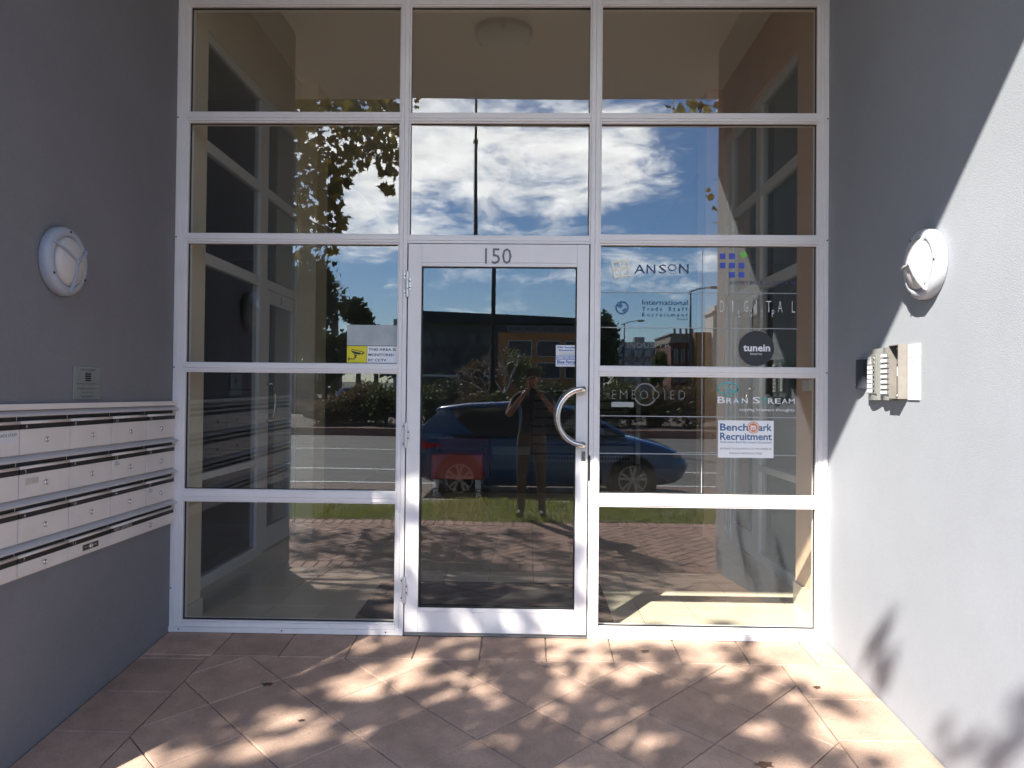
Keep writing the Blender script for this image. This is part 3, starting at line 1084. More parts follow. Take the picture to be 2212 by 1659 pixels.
gl_.build('globe_emblem', itb, root)
# DIGITAL LOOP
root = company('thin widely spaced white DIGITAL LOOP lettering on the right pane', (1.3, .04, 1.9))
letters(root, VW, [(ch, xc - wd / 2, xc + wd / 2, 1.8795, 1.945) for ch, xc, wd in (('D', 1.122, .022), ('I', 1.183, .004), ('G', 1.259, .024), ('I', 1.319, .004), ('T', 1.391, .030), ('A', 1.456, .026), ('L', 1.533, .018))], 'letter', bold=-0.018)
letters(root, VW, [(ch, xc - wd / 2, xc + wd / 2, 1.851, 1.893) for ch, xc, wd in (('L', 1.222, .013), ('O', 1.288, .014), ('O', 1.352, .014), ('P', 1.416, .014))], 'letter', bold=-0.012)
# tunein
dk = fr().lathe([(0, 0), (0.1015, 0), (0.1015, .001), (0, .001)], (1.3215, 1.670, GW), 48)
tx = fr()
text(tx, 'tunein', 1.245, 1.400, 1.652, 1.693, 0, GW + .0016, bold=0.03)
text(tx, 'DIGITAL', 1.287, 1.356, 1.632, 1.643, 0, GW + .0016)
sticker('round_decal', 'round charcoal tunein DIGITAL decal on the right pane', 'decal', [('', dk, flat('charcoal_vinyl', (0.035, 0.037, 0.042))), ('lettering', tx, VW)])
# EMBODIED
gv = flat('grey_lettering', (0.17, 0.165, 0.16))
root = company('thin grey EMBODIED lettering crossed by a broken ring', (.7, .04, 1.4))
letters(root, gv, [(ch, a, b_, 1.371, 1.422) for ch, a, b_ in (('E', .492, .515), ('M', .537, .580), ('B', .606, .632), ('O', .652, .700), ('D', .726, .764), ('I', .794, .798), ('E', .828, .852), ('D', .876, .914))], 'letter', bold=-0.016)
for a0, a1 in ((20, 160), (200, 340)):
    rg = fr()
    n = 20
    for k in range(n):
        t0, t1 = R(a0 + (a1 - a0) * k / n), R(a0 + (a1 - a0) * (k + 1) / n)
        rg.prism([(0.683 + r_ * math.cos(q), 1.398 + r_ * math.sin(q)) for r_, q in ((.058, t0), (.067, t0), (.067, t1), (.058, t1))], GW, GW + .001)
    rg.build('half_ring', gv, root)
o = fr().box(0.489, 0.617, 1.324, 1.353, GW, GW + .0008).build('tape_strip', flat('grey_tape', (0.34, 0.36, 0.35)))
tag(o, 'short grey tape strip under the EMBODIED lettering', 'tape')
root = company('faint grey remains of INDUSTR lettering on the right pane', (.7, .04, 1.68))
letters(root, flat('ghost_lettering', (0.22, 0.215, 0.21)), [(ch, a, b_, 1.668, 1.698) for ch, a, b_ in (('I', .580, .584), ('N', .592, .622), ('D', .632, .662), ('U', .672, .702), ('S', .712, .745), ('T', .755, .785), ('R', .795, .825))], 'letter', bold=-.012)
# BRAIN STREAM
teal = flat('teal_vinyl', (0.02, 0.50, 0.52))
root = company('white BRAIN STREAM serving business thoughts lettering under a teal brain outline', (1.3, .04, 1.37))
xx = 1.100
for k, ch in enumerate('BRAIN STREAM'):
    big = k in (0, 6)
    wd = 0.005 if ch == 'I' else (0.044 if big else 0.034)
    if ch == ' ':
        xx += 0.022
        continue
    letters(root, teal if ch in 'IT' else VW, [(ch, xx, xx + wd, 1.352, 1.390 if big else 1.382)], 'letter', bold=0.008)
    xx += wd + 0.0055
letters(root, VW, [('serving business thoughts', 1.226, 1.541, 1.303, 1.325)], bold=0.006)
br = fr()


def arcs(b_, cx_, cz_, rx, rz, a0, a1, wd, n=18, w=GW):
    for k in range(n):
        t0, t1 = R(a0 + (a1 - a0) * k / n), R(a0 + (a1 - a0) * (k + 1) / n)
        b_.prism([(cx_ + (rx + s_) * math.cos(q), cz_ + (rz + s_) * math.sin(q)) for s_, q in ((-wd / 2, t0), (wd / 2, t0), (wd / 2, t1), (-wd / 2, t1))], w, w + .001)


arcs(br, 1.160, 1.435, .056, .036, -20, 200, .006)
arcs(br, 1.130, 1.432, .027, .020, 180, 300, .006)
arcs(br, 1.195, 1.435, .022, .020, -140, 10, .006)
arcs(br, 1.160, 1.412, .022, .018, 170, 330, .005)
arcs(br, 1.150, 1.446, .034, .006, 0, 180, .003)
br.box(1.135, 1.215, 1.426, 1.430, GW, GW + .001)
br.box(1.168, 1.172, 1.396, 1.44, GW, GW + .001)
br.build('brain_emblem', teal, root)
# Benchmark sign
sg = fr().box(1.103, 1.422, 1.038, 1.253, GW, GW + .0015)
bb = flat('denim_print', (0.03, 0.12, 0.28))
tx = fr()
text(tx, 'Bench', 1.115, 1.275, 1.193, 1.235, 0, GW + .0022, bold=0.02)
text(tx, 'ark', 1.337, 1.412, 1.193, 1.235, 0, GW + .0022, bold=0.02)
text(tx, 'Recruitment', 1.115, 1.412, 1.140, 1.182, 0, GW + .0022, bold=0.02)
text(tx, 'Performance Based Recruitment Guaranteed', 1.115, 1.412, 1.122, 1.135, 0, GW + .0022, shear=0.25)
bn = fr()
text(bn, 'ENTRANCE TO OUR OFFICE IS ON THE CORNER OF', 1.116, 1.410, 1.085, 1.095, 0, GW + .0022)
text(bn, 'STIRLING & NEWCASTLE STREET', 1.168, 1.358, 1.059, 1.069, 0, GW + .0022)
og = flat('orange_print', (0.70, 0.20, 0.05))
ogr = fr()
arcs(ogr, 1.305, 1.213, .032, .032, 0, 360, .004, 30, GW + .0022)
ogr.lathe([(0, .0026), (.025, .0026)], (1.305, 1.213, GW), 28)
mm_ = fr()
text(mm_, 'm', 1.290, 1.320, 1.197, 1.226, 0, GW + .0034, bold=0.04)
sticker('recruitment_sign', 'white Benchmark Recruitment sign with an orange m circle, bottom right of the glass', 'sign',
        [('', sg, VW), ('lettering', tx, bb), ('small_lettering', bn, flat('umber_print', (0.16, 0.09, 0.07))), ('orange_emblem', ogr, og), ('emblem_letter', mm_, VW)])

# ------------------------------------------------------------------ left wall: mailboxes, plaque, lamp
lf = lambda: MB(LEFTW)
bank = thing('mailbox_bank', 'wall bank of cream metal mailboxes in four rows on the left wall', 'mailboxes', (LX, -0.8, 0.62))
colsY = [-1.995, -1.664, -1.332, -1.000, -0.662, -0.326, -0.008]
tops = [1.302, 1.1185, 0.940, 0.7605]
BOT = 0.624
lf().box(-2.0, -0.003, BOT, 1.331, 0.001, 0.006).build('back_case', MBOX, bank)
lf().box(-2.0, -0.0035, 1.309, 1.333, 0.0065, 0.030).build('top_trim', MBOX, bank, bevel=.002)
numbers = {0: ['', '', '4', '8', '12', '15'], 1: ['', '', '5', '9', '13', '16'], 2: ['', '', '6', '10', '14', '17'], 3: ['', '', '7', '11', 'BODY CORPORATE']}
for r_ in range(4):
    zt = tops[r_]
    zb = tops[r_ + 1] + 0.0 if r_ < 3 else BOT
    # projecting sloped hood above each row
    h_ = MB(LEFTW)
    n0 = len(h_.v)
    prof = [(0.0065, zt + 0.006), (0.0065, zt - 0.012), (0.036, zt - 0.020), (0.040, zt - 0.017), (0.040, zt - 0.011)]
    A = [h_.P((-2.0, p[1], p[0])) for p in prof]
    B_ = [h_.P((0.001, p[1], p[0])) for p in prof]
    h_.f += [A[::-1], B_]
    for i in range(len(prof)):
        j = (i + 1) % len(prof)
        h_.f.append([A[i], A[j], B_[j], B_[i]])
    h_.build('hood', MHOOD, bank)
    cells = list(zip(colsY[:-1], colsY[1:]))
    if r_ == 3:
        cells = cells[:4] + [(colsY[4], colsY[6])]
    for k, (ya, yb) in enumerate(cells):
        ya += 0.0032
        yb -= 0.0032
        slot = zt - 0.026
        ff = 0.022
        box_ = lf()
        box_.box(ya, yb, zb + 0.010, slot - 0.046, 0.0065, ff)
        bx = box_.build('mailbox', MBOX, bank, bevel=.0015)
        ORG[bx.name] = ORG[bank.name]
        lf().box(ya, yb, slot - 0.014, slot + 0.006, 0.0066, 0.008).build('slot', BLACK, bx)
        # rolled flap over the slot
        fp = lf()
        fp.tube([(ya, slot - 0.019, ff - .002), (yb, slot - 0.019, ff - .002)], 0.0070, 10)
        fp.build('flap', MBOX, bx, smooth=True)
        lf().box(ya, yb, slot - 0.0455, slot - 0.0245, 0.0066, ff + .001).build('number_strip', STRIP, bx)
        nm = numbers[r_][k] if k < len(numbers[r_]) else ''
        if nm:
            b = lf()
            wch = 0.010 * len(nm)
            text(b, nm, ya + 0.030, ya + 0.030 + wch * (1 if len(nm) < 4 else 1.15), slot - 0.0425, slot - 0.0275, 0, ff + .0016)
            b.build('number', GOLD, bx)
        kx = (ya + yb) / 2 + 0.0 if r_ < 3 or k < 4 else (ya + yb) / 2 + 0.055
        kz = (zb + 0.010 + slot - 0.046) / 2 + 0.002
        lf().lathe([(0.0115, ff), (0.0125, ff + .003), (0.0115, ff + .007), (0.007, ff + .009), (0.006, ff + .006), (0, ff + .006)], (kx, kz, 0), 16).build('lock', CHROME, bx, smooth=True)
        lab = numbers[r_][k] if k < len(numbers[r_]) else ''
        zc = slot - 0.05
        if (r_, k) in ((1, 4), (2, 5)):
            s_ = lf().box(ya + 0.012, ya + 0.072, zc - 0.032, zc - 0.002, ff, ff + .0008).build('no_junk_mail_sticker', PAPER, bx)
            b = lf()
            text(b, 'NO', ya + .030, ya + .054, zc - .013, zc - .005, 0, ff + .0014, bold=.02)
            text(b, 'JUNK MAIL', ya + .016, ya + .068, zc - .023, zc - .016, 0, ff + .0014, bold=.01)
            text(b, 'Thank you', ya + .030, ya + .054, zc - .029, zc - .025, 0, ff + .0014)
            b.build('print', INK, bx)
        if (r_, k) == (3, 3):
            lf().box(ya + .105, ya + .232, zc - .036, zc - .008, ff, ff + .001).build('no_junk_mail_plate', mat('bronze_plate', (0.16, 0.145, 0.12), 0.4, metal=.4), bx)
            b = lf()
            b.box(ya + .112, ya + .225, zc - .0315, zc - .0125, ff + .0011, ff + .0014)
            b.build('plate_panel', INK, bx)
            b = lf()
            text(b, 'NO JUNK MAIL', ya + .118, ya + .219, zc - .028, zc - .016, 0, ff + .002)
            b.build('print', GOLD, bx)
        if (r_, k) == (1, 2):
            lf().box(ya + .035, ya + .118, zc - .040, zc - .014, ff, ff + .0005).build('label_residue', mat('residue', (0.60, 0.53, 0.48), .6, var=.1, scale=30), bx)
        if (r_, k) == (0, 1):
            b = lf().box(ya + .19, yb - .012, zc - .045, zc - .004, ff, ff + .0006)
            b.build('name_label', PAPER, bx)
            b = lf()
            text(b, 'TRADE STAFF', ya + .195, yb - .016, zc - .022, zc - .010, 0, ff + .0012)
            b.build('print', INK, bx)
# end strip closing the right end of the case
lf().box(-0.0075, -0.0025, BOT, 1.308, 0.0065, 0.018).build('end_strip', MBOX, bank)

pq = lf().box(-0.953, -0.746, 1.350, 1.500, 0.0015, 0.006).build('strata_plaque', PLAQUE, bevel=.0015)
tag(pq, 'small metal notice plaque headed STRATA MANAGER above the mailboxes', 'plaque')
ORG[pq.name] = (0, 0, 0)
b = lf()
w_ = 0.0068
text(b, 'STRATA MANAGER', -.902, -.790, 1.481, 1.491, 0, w_)
for k in range(4):
    b.box(-.868, -.822, 1.433 + k * .0095, 1.4405 + k * .0095, .0062, w_)
b.prism([(-.866, 1.4705), (-.848, 1.4705), (-.857, 1.477)], .0062, w_)
b.prism([(-.842, 1.4705), (-.824, 1.4705), (-.833, 1.477)], .0062, w_)
text(b, 'STRATA ASSET SERVICES (WA) PTY LTD', -.942, -.758, 1.416, 1.424, 0, w_)
text(b, 'NAME: STRATA COMPANY MANAGER', -.928, -.772, 1.396, 1.403, 0, w_)
text(b, 'Phone (08) 9227', -.895, -.805, 1.376, 1.383, 0, w_)
text(b, 'www.strataasset', -.898, -.802, 1.358, 1.365, 0, w_)
b.build('lettering', INK, pq)


def wall_lamp(Mf, u, v, label, ang0, body_m, diff_m):
    loc = Mf @ Vector((u, v, 0))
    t_ = thing('wall_lamp', label, 'wall lamp', tuple(loc), 'round bulkhead lamps on the recess walls')
    Ml = Mf @ Matrix.Translation((u, v, 0)) @ Matrix.Diagonal((.955, .985, .9, 1))
    body = MB(Ml).lathe([(0, 0.001), (0.150, 0.001), (0.153, 0.006), (0.153, 0.034), (0.147, 0.047), (0.132, 0.056), (0.117, 0.058), (0.112, 0.052), (0.112, 0.040), (0, 0.040)], n=56).build('lamp_body', body_m, t_, smooth=True)
    MB(Ml).lathe([(0.111, 0.045), (0.105, 0.060), (0.085, 0.073), (0.055, 0.082), (0.02, 0.086), (0, 0.0865)], n=48).build('diffuser', diff_m, t_, smooth=True)
    for k in range(3):
        a = R(ang0 + 120 * k)
        e1 = Vector((math.cos(a), math.sin(a), 0))
        e2 = Vector((-math.sin(a), math.cos(a), 0))
        b_ = MB(Ml)
        prof = [(0.0, 0.088), (0.0, 0.098), (0.012, 0.099), (0.06, 0.094), (0.100, 0.083), (0.138, 0.064), (0.143, 0.056), (0.128, 0.057), (0.106, 0.063), (0.08, 0.077), (0.04, 0.086)]
        A_, B2 = [], []
        for (r_, w2) in prof:
            p = e1 * r_
            A_.append(b_.P((p.x - e2.x * .004, p.y - e2.y * .004, w2)))
            B2.append(b_.P((p.x + e2.x * .004, p.y + e2.y * .004, w2)))
        b_.f += [A_[::-1], B2]
        for i in range(len(prof)):
            j = (i + 1) % len(prof)
            b_.f.append([A_[i], A_[j], B2[j], B2[i]])
        b_.build('guard_bar', body_m, t_)
        a2 = a + R(60)
        MB(Ml).lathe([(0, .0585), (.006, .0585), (.0065, .0575)], (.133 * math.cos(a2), .133 * math.sin(a2), -.001), 12).build('screw', BLACK, t_)
    MB(Ml).lathe([(0.009, 0.088), (0.009, 0.101), (0, 0.102)], n=14).build('guard_hub', body_m, t_, smooth=True)


wall_lamp(LEFTW, -1.066, 1.955, 'white round bulkhead lamp on the shaded left wall above the mailboxes', -90, mat('shaded_lamp_body', (0.38, 0.40, 0.45), 0.45, var=.06, scale=9), mat('shaded_opal', (0.54, 0.50, 0.48), 0.35, var=.05, scale=12))  # same lamp as the right one, greyed in colour for the weaker light here
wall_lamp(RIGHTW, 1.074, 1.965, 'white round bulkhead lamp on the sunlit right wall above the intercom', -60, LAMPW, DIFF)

# ------------------------------------------------------------------ right wall: reader, intercom, box, notice
rw = lambda: MB(RIGHTW)
rd = thing('card_reader', 'small black proximity card reader on the right wall beside the glass', 'card reader', (RX, -0.42, 1.5))
b = rw()
n = 10
prof = [(0.402 + 0.085 * k / n, 0.020 + 0.012 * math.sin(math.pi * k / n)) for k in range(n + 1)]
A_ = [(p[0], p[1]) for p in prof]
lo = [b.P((p[0], 1.438, p[1])) for p in prof] + [b.P((0.487, 1.438, 0.001)), b.P((0.402, 1.438, 0.001))]
hi = [b.P((p[0], 1.586, p[1])) for p in prof] + [b.P((0.487, 1.586, 0.001)), b.P((0.402, 1.586, 0.001))]
b.f += [lo[::-1], hi]
for i in range(len(lo)):
    j = (i + 1) % len(lo)
    b.f.append([lo[i], lo[j], hi[j], hi[i]])
b.build('housing', mat('reader_black', (0.035, 0.04, 0.05), 0.5), rd)
rw().lathe([(0, .0325), (.004, .032), (.004, .028)], (0.425, 1.455, -0.001), 10).build('status_light', CHROME, rd)
ip = thing('intercom_panel', 'silver intercom panel with two columns of unit call buttons on the right wall', 'intercom', (RX, -0.62, 1.5))
rounds = lambda u0, u1, m: [(u0 + (u1 - u0) * k / 10, 0.016 + 0.016 * math.sin(math.pi * k / 10)) for k in range(11)]
for (u0, u1) in ((0.545, 0.690), (0.691, 0.801)):
    b = rw()
    prof = rounds(u0, u1, 0)
    prof = prof + [(u1, 0.001), (u0, 0.001)]
    lo = [b.P((p[0], 1.381, p[1])) for p in prof]
    hi = [b.P((p[0], 1.630, p[1])) for p in prof]
    b.f += [lo[::-1], hi]
    for i in range(len(prof)):
        j = (i + 1) % len(prof)
        b.f.append([lo[i], lo[j], hi[j], hi[i]])
    b.build('panel_body', PANEL, ip)
rw().box(0.566, 0.662, 1.412, 1.602, 0.0328, 0.0355).build('front_plate', PANEL, ip, bevel=.001)
b = rw()
for k in range(6):
    b.box(0.572, 0.608, 1.557 + k * .0062, 1.5605 + k * .0062, 0.0356, 0.0366)
b.build('speaker_grille', PAPER, ip)
for k in range(6):
    z0 = 1.418 + k * 0.0226
    fr_ = rw().box(0.572, 0.618, z0, z0 + 0.0165, 0.0356, 0.0372).build('name_tag', PAPER, ip)
for k in range(8):
    z0 = 1.426 + k * 0.0226
    rw().lathe([(0.0052, .0356), (0.0052, .0385), (0.003, .0395), (0, .0395)], (0.638, z0, 0), 12).build('call_button', BLACK if k < 6 else CHROME, ip)
for k in range(8):
    z0 = 1.408 + k * 0.0248
    f_ = rw().box(0.702, 0.780, z0, z0 + 0.0195, 0.0325, 0.0350).build('tag_frame', PANEL, ip)
    ORG[f_.name] = ORG[ip.name]
    rw().box(0.708, 0.764, z0 + .003, z0 + .0165, 0.0351, 0.0360).build('name_tag', PAPER, f_)
bx_ = thing('door_station_box', 'projecting weathered steel hooded intercom box with speaker slots on the right wall', 'intercom', (RX, -0.81, 1.5))
b = rw()
# open hood: side plates, top, bottom, recessed face
U0, U1, V0, V1, DP = 0.803, 0.899, 1.388, 1.634, 0.047
b.box(U1 - .003, U1, V0, V1, 0.001, DP)
b.box(U0, U0 + .003, V0, V1, 0.001, DP - .004)
b.box(U0 + .0031, U1 - .0031, V1 - .003, V1, 0.001, DP - .002)
b.box(U0 + .0031, U1 - .0031, V0, V0 + .003, 0.001, DP - .002)
b.box(U0 + .0031, U1 - .0031, V0 + .0031, V1 - .0031, 0.001, 0.010)
b.build('hood', PLATE, bx_)
b = rw()
for k in range(9):
    b.box(0.822, 0.878, 1.432 + k * .0066, 1.4355 + k * .0066, 0.0102, 0.0112)
b.build('speaker_slots', BLACK, bx_)
rw().box(0.815, 0.884, 1.493, 1.536, 0.0102, 0.0115).build('paper_label', PAPER, bx_)
b = rw()
text(b, 'Unit 1', 0.836, 0.874, 1.567, 1.579, 0, .0106)
b.build('lettering', INK, bx_)
rw().box(0.842, 0.880, 1.604, 1.617, 0.0102, 0.0115).build('blue_tag', flat('blue_tag', (0.30, 0.38, 0.62)), bx_)
for (u, v) in ((0.814, 1.402), (0.886, 1.402), (0.814, 1.622), (0.822, 1.552)):
    rw().lathe([(0, .0155), (.005, .014), (.006, .010)], (u, v, 0), 12).build('screw', STEEL, bx_, smooth=True)
sh = rw().box(0.9035, 1.003, 1.384, 1.6325, 0.001, 0.006).build('notice_sheet', mat('bright_sheet', (0.66, 0.66, 0.67), 0.45))
tag(sh, 'white printed notice sheet beside the intercom box on the right wall', 'notice')
ORG[sh.name] = (0, 0, 0)
b = rw()
for (s_, a, c_, z) in (('Please press', .918, .968, 1.592), ('the intercom button', .906, .992, 1.575), ('for access to', .918, .975, 1.558), ('Unit 1', .916, .934, 1.522),
                       ('Reception enquiries', .914, .986, 1.512), ('Unit 2 level 1', .914, .958, 1.492), ('After hours', .914, .952, 1.472), ('deliveries', .918, .962, 1.462), ('Property management', .914, .986, 1.443), ('Fire panel', .914, .950, 1.423)):
    text(b, s_, a, c_, z - .004, z + .003, 0, .0066)
b.build('lettering', mat('grey_ink', (.16, .16, .17), .6), sh)

# ------------------------------------------------------------------ lobby behind the glass
LOBT = 4.45
fl = MB()
fl.poly([(-2.6, 0.10, -0.006), (2.3, 0.10, -0.006), (2.3, 13.0, -0.006), (-2.6, 13.0, -0.006)])
lob = structure(fl.build('lobby_floor', GROUT))
ty0 = 0.12
for j in range(0, 14):
    for i in range(-7, 7):
        x0, x1 = i * 0.337 + 0.06, (i + 1) * 0.337 + 0.06
        y0, y1 = ty0 + j * 0.435, ty0 + (j + 1) * 0.435
        if x1 > 2.35 or x0 < -2.65:
            continue
        MB().box(x0 + .0018, x1 - .0018, y0 + .0018, y1 - .0018, -0.02, random.uniform(-.0004, .0004)).build('floor_tile', TILE, lob, bevel=0)
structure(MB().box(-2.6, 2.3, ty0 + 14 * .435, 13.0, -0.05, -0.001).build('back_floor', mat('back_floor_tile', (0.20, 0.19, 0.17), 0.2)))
structure(MB().box(-6.0, 6.0, 0.101, 13.2, LOBT, LOBT + 0.3).build('lobby_ceiling', mat('ceiling_paint', (0.74, 0.70, 0.62), 0.85)))


def iw(x0, x1, y0, y1, z0, z1, m, label):
    o_ = MB().box(x0, x1, y0, y1, z0, z1).build('inner_wall', m)
    tag(o_, label, 'wall')
    return o_


iw(-2.40, -2.02, 0.102, 0.32, 0, LOBT, CREAM, 'cream pier just inside the glass on the left of the lobby')
iw(1.82, 2.10, 0.102, 0.79, 0, LOBT, PEACH, 'peach pier just inside the glass on the right of the lobby')
iw(-2.40, -2.26, 0.321, 3.02, 3.93, LOBT, CREAM, 'cream bulkhead wall above the left office glazing')
iw(1.92, 2.10, 0.791, 3.14, 3.93, LOBT, PEACH, 'peach bulkhead wall above the right office glazing')
iw(-2.60, -2.10, 3.021, 3.42, 0, LOBT, CREAM, 'cream pier at the far end of the left office glazing')
iw(1.76, 2.30, 3.141, 3.50, 0, LOBT, PEACH, 'peach pier at the far end of the right office glazing')
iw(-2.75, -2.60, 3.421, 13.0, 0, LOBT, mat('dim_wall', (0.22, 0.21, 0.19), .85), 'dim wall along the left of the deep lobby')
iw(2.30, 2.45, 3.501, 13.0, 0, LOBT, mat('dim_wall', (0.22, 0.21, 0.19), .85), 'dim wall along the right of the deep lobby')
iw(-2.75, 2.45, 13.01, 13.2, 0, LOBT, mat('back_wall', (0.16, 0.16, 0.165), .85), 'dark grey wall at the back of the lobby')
# white skirtings of the piers
b = MB().box(-2.0195, -2.005, 0.11, 0.322, 0, 0.11).box(1.805, 1.8195, 0.11, 0.792, 0, 0.15).box(1.745, 1.7595, 3.13, 3.5, 0, 0.14)
tag(b.build('skirting', mat('skirting_tile', (0.66, 0.60, 0.48), .3)), 'pale skirting round the feet of the lobby piers', 'skirting')


def office_front(name, X, sgn, y0, y1, mull, door_y, lab, backm, low):
    """office glazing along one side of the lobby; sgn is the direction of the lobby from the glass"""
    root_ = thing(name, lab, 'glazing', (X, (y0 + y1) / 2, 0))
    h = 0.03
    bars = []
    for (ya, yb) in [(y0, y0 + .05), (y1 - .05, y1)] + mull:
        bars.append((ya, yb, 0.0, 3.93, 'mullion'))
    cuts = sorted([(y0, y0 + .05), (y1 - .05, y1)] + mull)
    for k in range(len(bars)):
        ya, yb, za, zb, nm_ = bars[k]
        MB().box(X - h, X + h, ya, yb, za, zb).build(nm_, FRAME2, root_, bevel=.002)
    for k in range(len(cuts) - 1):
        ya, yb = cuts[k][1], cuts[k + 1][0]
        isdoor = door_y and abs((ya + yb) / 2 - door_y) < 0.4
        zs = [(3.86, 3.93), (3.085, 3.165), (2.29, 2.37)]
        if not isdoor:
            zs += [(0.765, 0.815), (0.0, 0.085)]
        for (za, zb) in zs:
            MB().box(X - h * .9, X + h * .9, ya + .0005, yb - .0005, za, zb).build('transom', FRAME2, root_, bevel=.002)
        gz = [(3.165, 3.86), (2.37, 3.085)]
        if isdoor:
            dr = MB()
            dr.box(X - .022, X + .022, ya + .004, ya + .09, 0.01, 2.285).box(X - .022, X + .022, yb - .09, yb - .004, 0.01, 2.285)
            dr.box(X - .022, X + .022, ya + .0905, yb - .0905, 2.165, 2.285).box(X - .022, X + .022, ya + .0905, yb - .0905, 0.01, 0.20)
            do = dr.build('office_door', FRAME2, root_, bevel=.002)
            ORG[do.name] = ORG[root_.name]
            MB().box(X - .003, X + .003, ya + .091, yb - .091, .201, 2.164).build('glass_pane', GLASS_IN, do)
            hp = []
            hy = ya + .05 if sgn > 0 else ya + .05
            for q in range(13):
                a = R(90 - 180 * q / 12)
                hp.append((X + sgn * .07, hy + .075 * math.cos(a), 1.30 + .16 * math.sin(a)))
            MB().tube([(X + sgn * .02, hy, 1.46)] + hp + [(X + sgn * .02, hy, 1.14)], .012, 10).build('pull_handle', STEEL, do, smooth=True)
        else:
            gz += [(0.815, 2.29), (0.085, 0.765)]
        for (za, zb) in gz:
            MB().box(X - .003, X + .003, ya, yb, za, zb).build('glass_pane', GLASS_IN, root_)
    return root_


of = office_front('office_glazing', -2.30, 1, 0.322, 3.02, [(1.96, 2.14)], 2.55, 'white framed dark office glazing with a door on the left of the lobby', None, 1)
b = MB(Matrix(((0, 0, 1, -2.277), (1, 0, 0, 0), (0, 1, 0, 0), (0, 0, 0, 1))))
text(b, '3', 2.50, 2.545, 2.19, 2.255, 0, .001)
b.build('door_number', GREYNUM, of)
office_front('office_glazing', 1.98, -1, 0.792, 3.14, [(2.02, 2.14), (2.90, 2.98)], 2.50, 'pale framed office glazing with grey blinds on the right of the lobby', None, 1)
# rooms behind the side glazing
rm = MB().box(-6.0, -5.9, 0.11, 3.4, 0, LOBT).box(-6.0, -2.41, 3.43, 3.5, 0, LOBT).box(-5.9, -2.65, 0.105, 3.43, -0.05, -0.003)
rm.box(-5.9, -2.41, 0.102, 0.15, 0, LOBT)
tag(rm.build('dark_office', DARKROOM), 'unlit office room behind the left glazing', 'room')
rm = MB()
for (ya, yb) in ((0.85, 2.00), (2.16, 2.88)):
    rm.box(2.055, 2.062, ya, yb, 0.02, 3.9)
tag(rm.build('roller_blinds', BLIND), 'grey green roller blinds drawn behind the right office glazing', 'blind')
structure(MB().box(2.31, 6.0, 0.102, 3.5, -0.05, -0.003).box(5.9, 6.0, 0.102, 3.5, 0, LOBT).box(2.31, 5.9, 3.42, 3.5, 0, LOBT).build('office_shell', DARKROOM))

mt = MB().box(-1.05, 0.545, 0.30, 1.20, 0.001, 0.011).build('door_mat', CARPET, bevel=.003)
tag(mt, 'dark charcoal entrance mat lying inside behind the door', 'door mat')
so_f = thing('armchair', 'red armchair with white block legs in the dim lobby behind the door', 'armchair', (-1.02, 6.9, 0))
MB().box(-1.40, -0.64, 6.62, 7.25, 0.131, 0.50).build('seat', REDSOFA, so_f, bevel=.02)
MB().box(-1.36, -0.56, 7.255, 7.42, 0.14, 0.72).build('backrest', MAROON, so_f, bevel=.03)
MB().box(-0.635, -0.55, 6.66, 7.25, 0.14, 0.62).build('armrest', MAROON, so_f, bevel=.02)
MB().box(-1.49, -1.405, 6.66, 7.25, 0.14, 0.62).build('armrest', MAROON, so_f, bevel=.02)
for (xa, ya) in ((-1.37, 6.63), (-0.75, 6.63), (-1.37, 7.2), (-0.75, 7.2)):
    MB().box(xa, xa + .085, ya, ya + .06, 0, .13).build('leg', WHITE, so_f)
st = thing('staircase', 'dim grey flight of stairs with dark nosings at the back of the lobby', 'stairs', (0.9, 11.5, 0))
for k in range(8):
    sp = MB().box(0.08, 2.25, 11.2 + k * .21, 11.2 + (k + 1) * .21, 0 if k == 0 else k * .18 - .02, (k + 1) * .18).build('step', mat('stair_grey', (0.26, 0.25, 0.24), .7), st)
    ORG[sp.name] = ORG[st.name]
    MB().box(0.08, 2.25, 11.195 + k * .21, 11.235 + k * .21, (k + 1) * .18 + .001, (k + 1) * .18 + .006).box(0.08, 2.25, 11.19 + k * .21, 11.199 + k * .21, (k + 1) * .18 - .035, (k + 1) * .18).build('nosing', INK, sp)
b = MB()
for k in range(30):
    b.box(0.35 + k * .06, 0.385 + k * .06, 11.185, 11.1985, .05, .10)
b.build('tactile_strip', INK, st)
o = MB().box(-0.8, 0.07, 12.9, 13.0, 0.0, 0.18).build('skirting_block', mat('pale_block', (0.55, 0.58, 0.54), .6))
tag(o, 'pale low plinth against the back wall of the lobby beside the stairs', 'plinth')
o = MB().box(0.06, 0.14, 10.6, 10.66, 0.85, 1.72).box(0.09, 0.11, 10.62, 10.64, 0, .86).build('stair_post', INK)
tag(o, 'black post at the foot of the lobby stairs', 'post')
o = MB().box(2.52 - .3, 2.52 - .2, 10.9, 11.0, 0, 1.75).build('white_post', WHITE)
tag(o, 'tall white post at the right end of the lobby stairs', 'post')
po = MB().box(1.76, 1.8185, 0.40, 0.52, 1.43, 1.50).build('power_outlet', WHITE, bevel=.003)
tag(po, 'white power outlet on the peach pier inside the right pane', 'power outlet')
o = MB().box(-2.099, -2.09, 3.1, 3.22, 1.50, 1.68).build('switch_plate', WHITE, bevel=.002)
tag(o, 'white switch plate on the cream pier in the lobby', 'switch')

# ------------------------------------------------------------------ the street behind the photographer (seen in the glass)
def leafshape():
    pts = [(0, 0), (.10, -.04), (.30, -.02), (.24, .10), (.46, .22), (.30, .28), (.34, .42), (.14, .46), (0, .78),
           (-.14, .46), (-.34, .42), (-.30, .28), (-.46, .22), (-.24, .10), (-.30, -.02), (-.10, -.04)]
    return [(p[0], p[1]) for p in pts]


LP = leafshape()


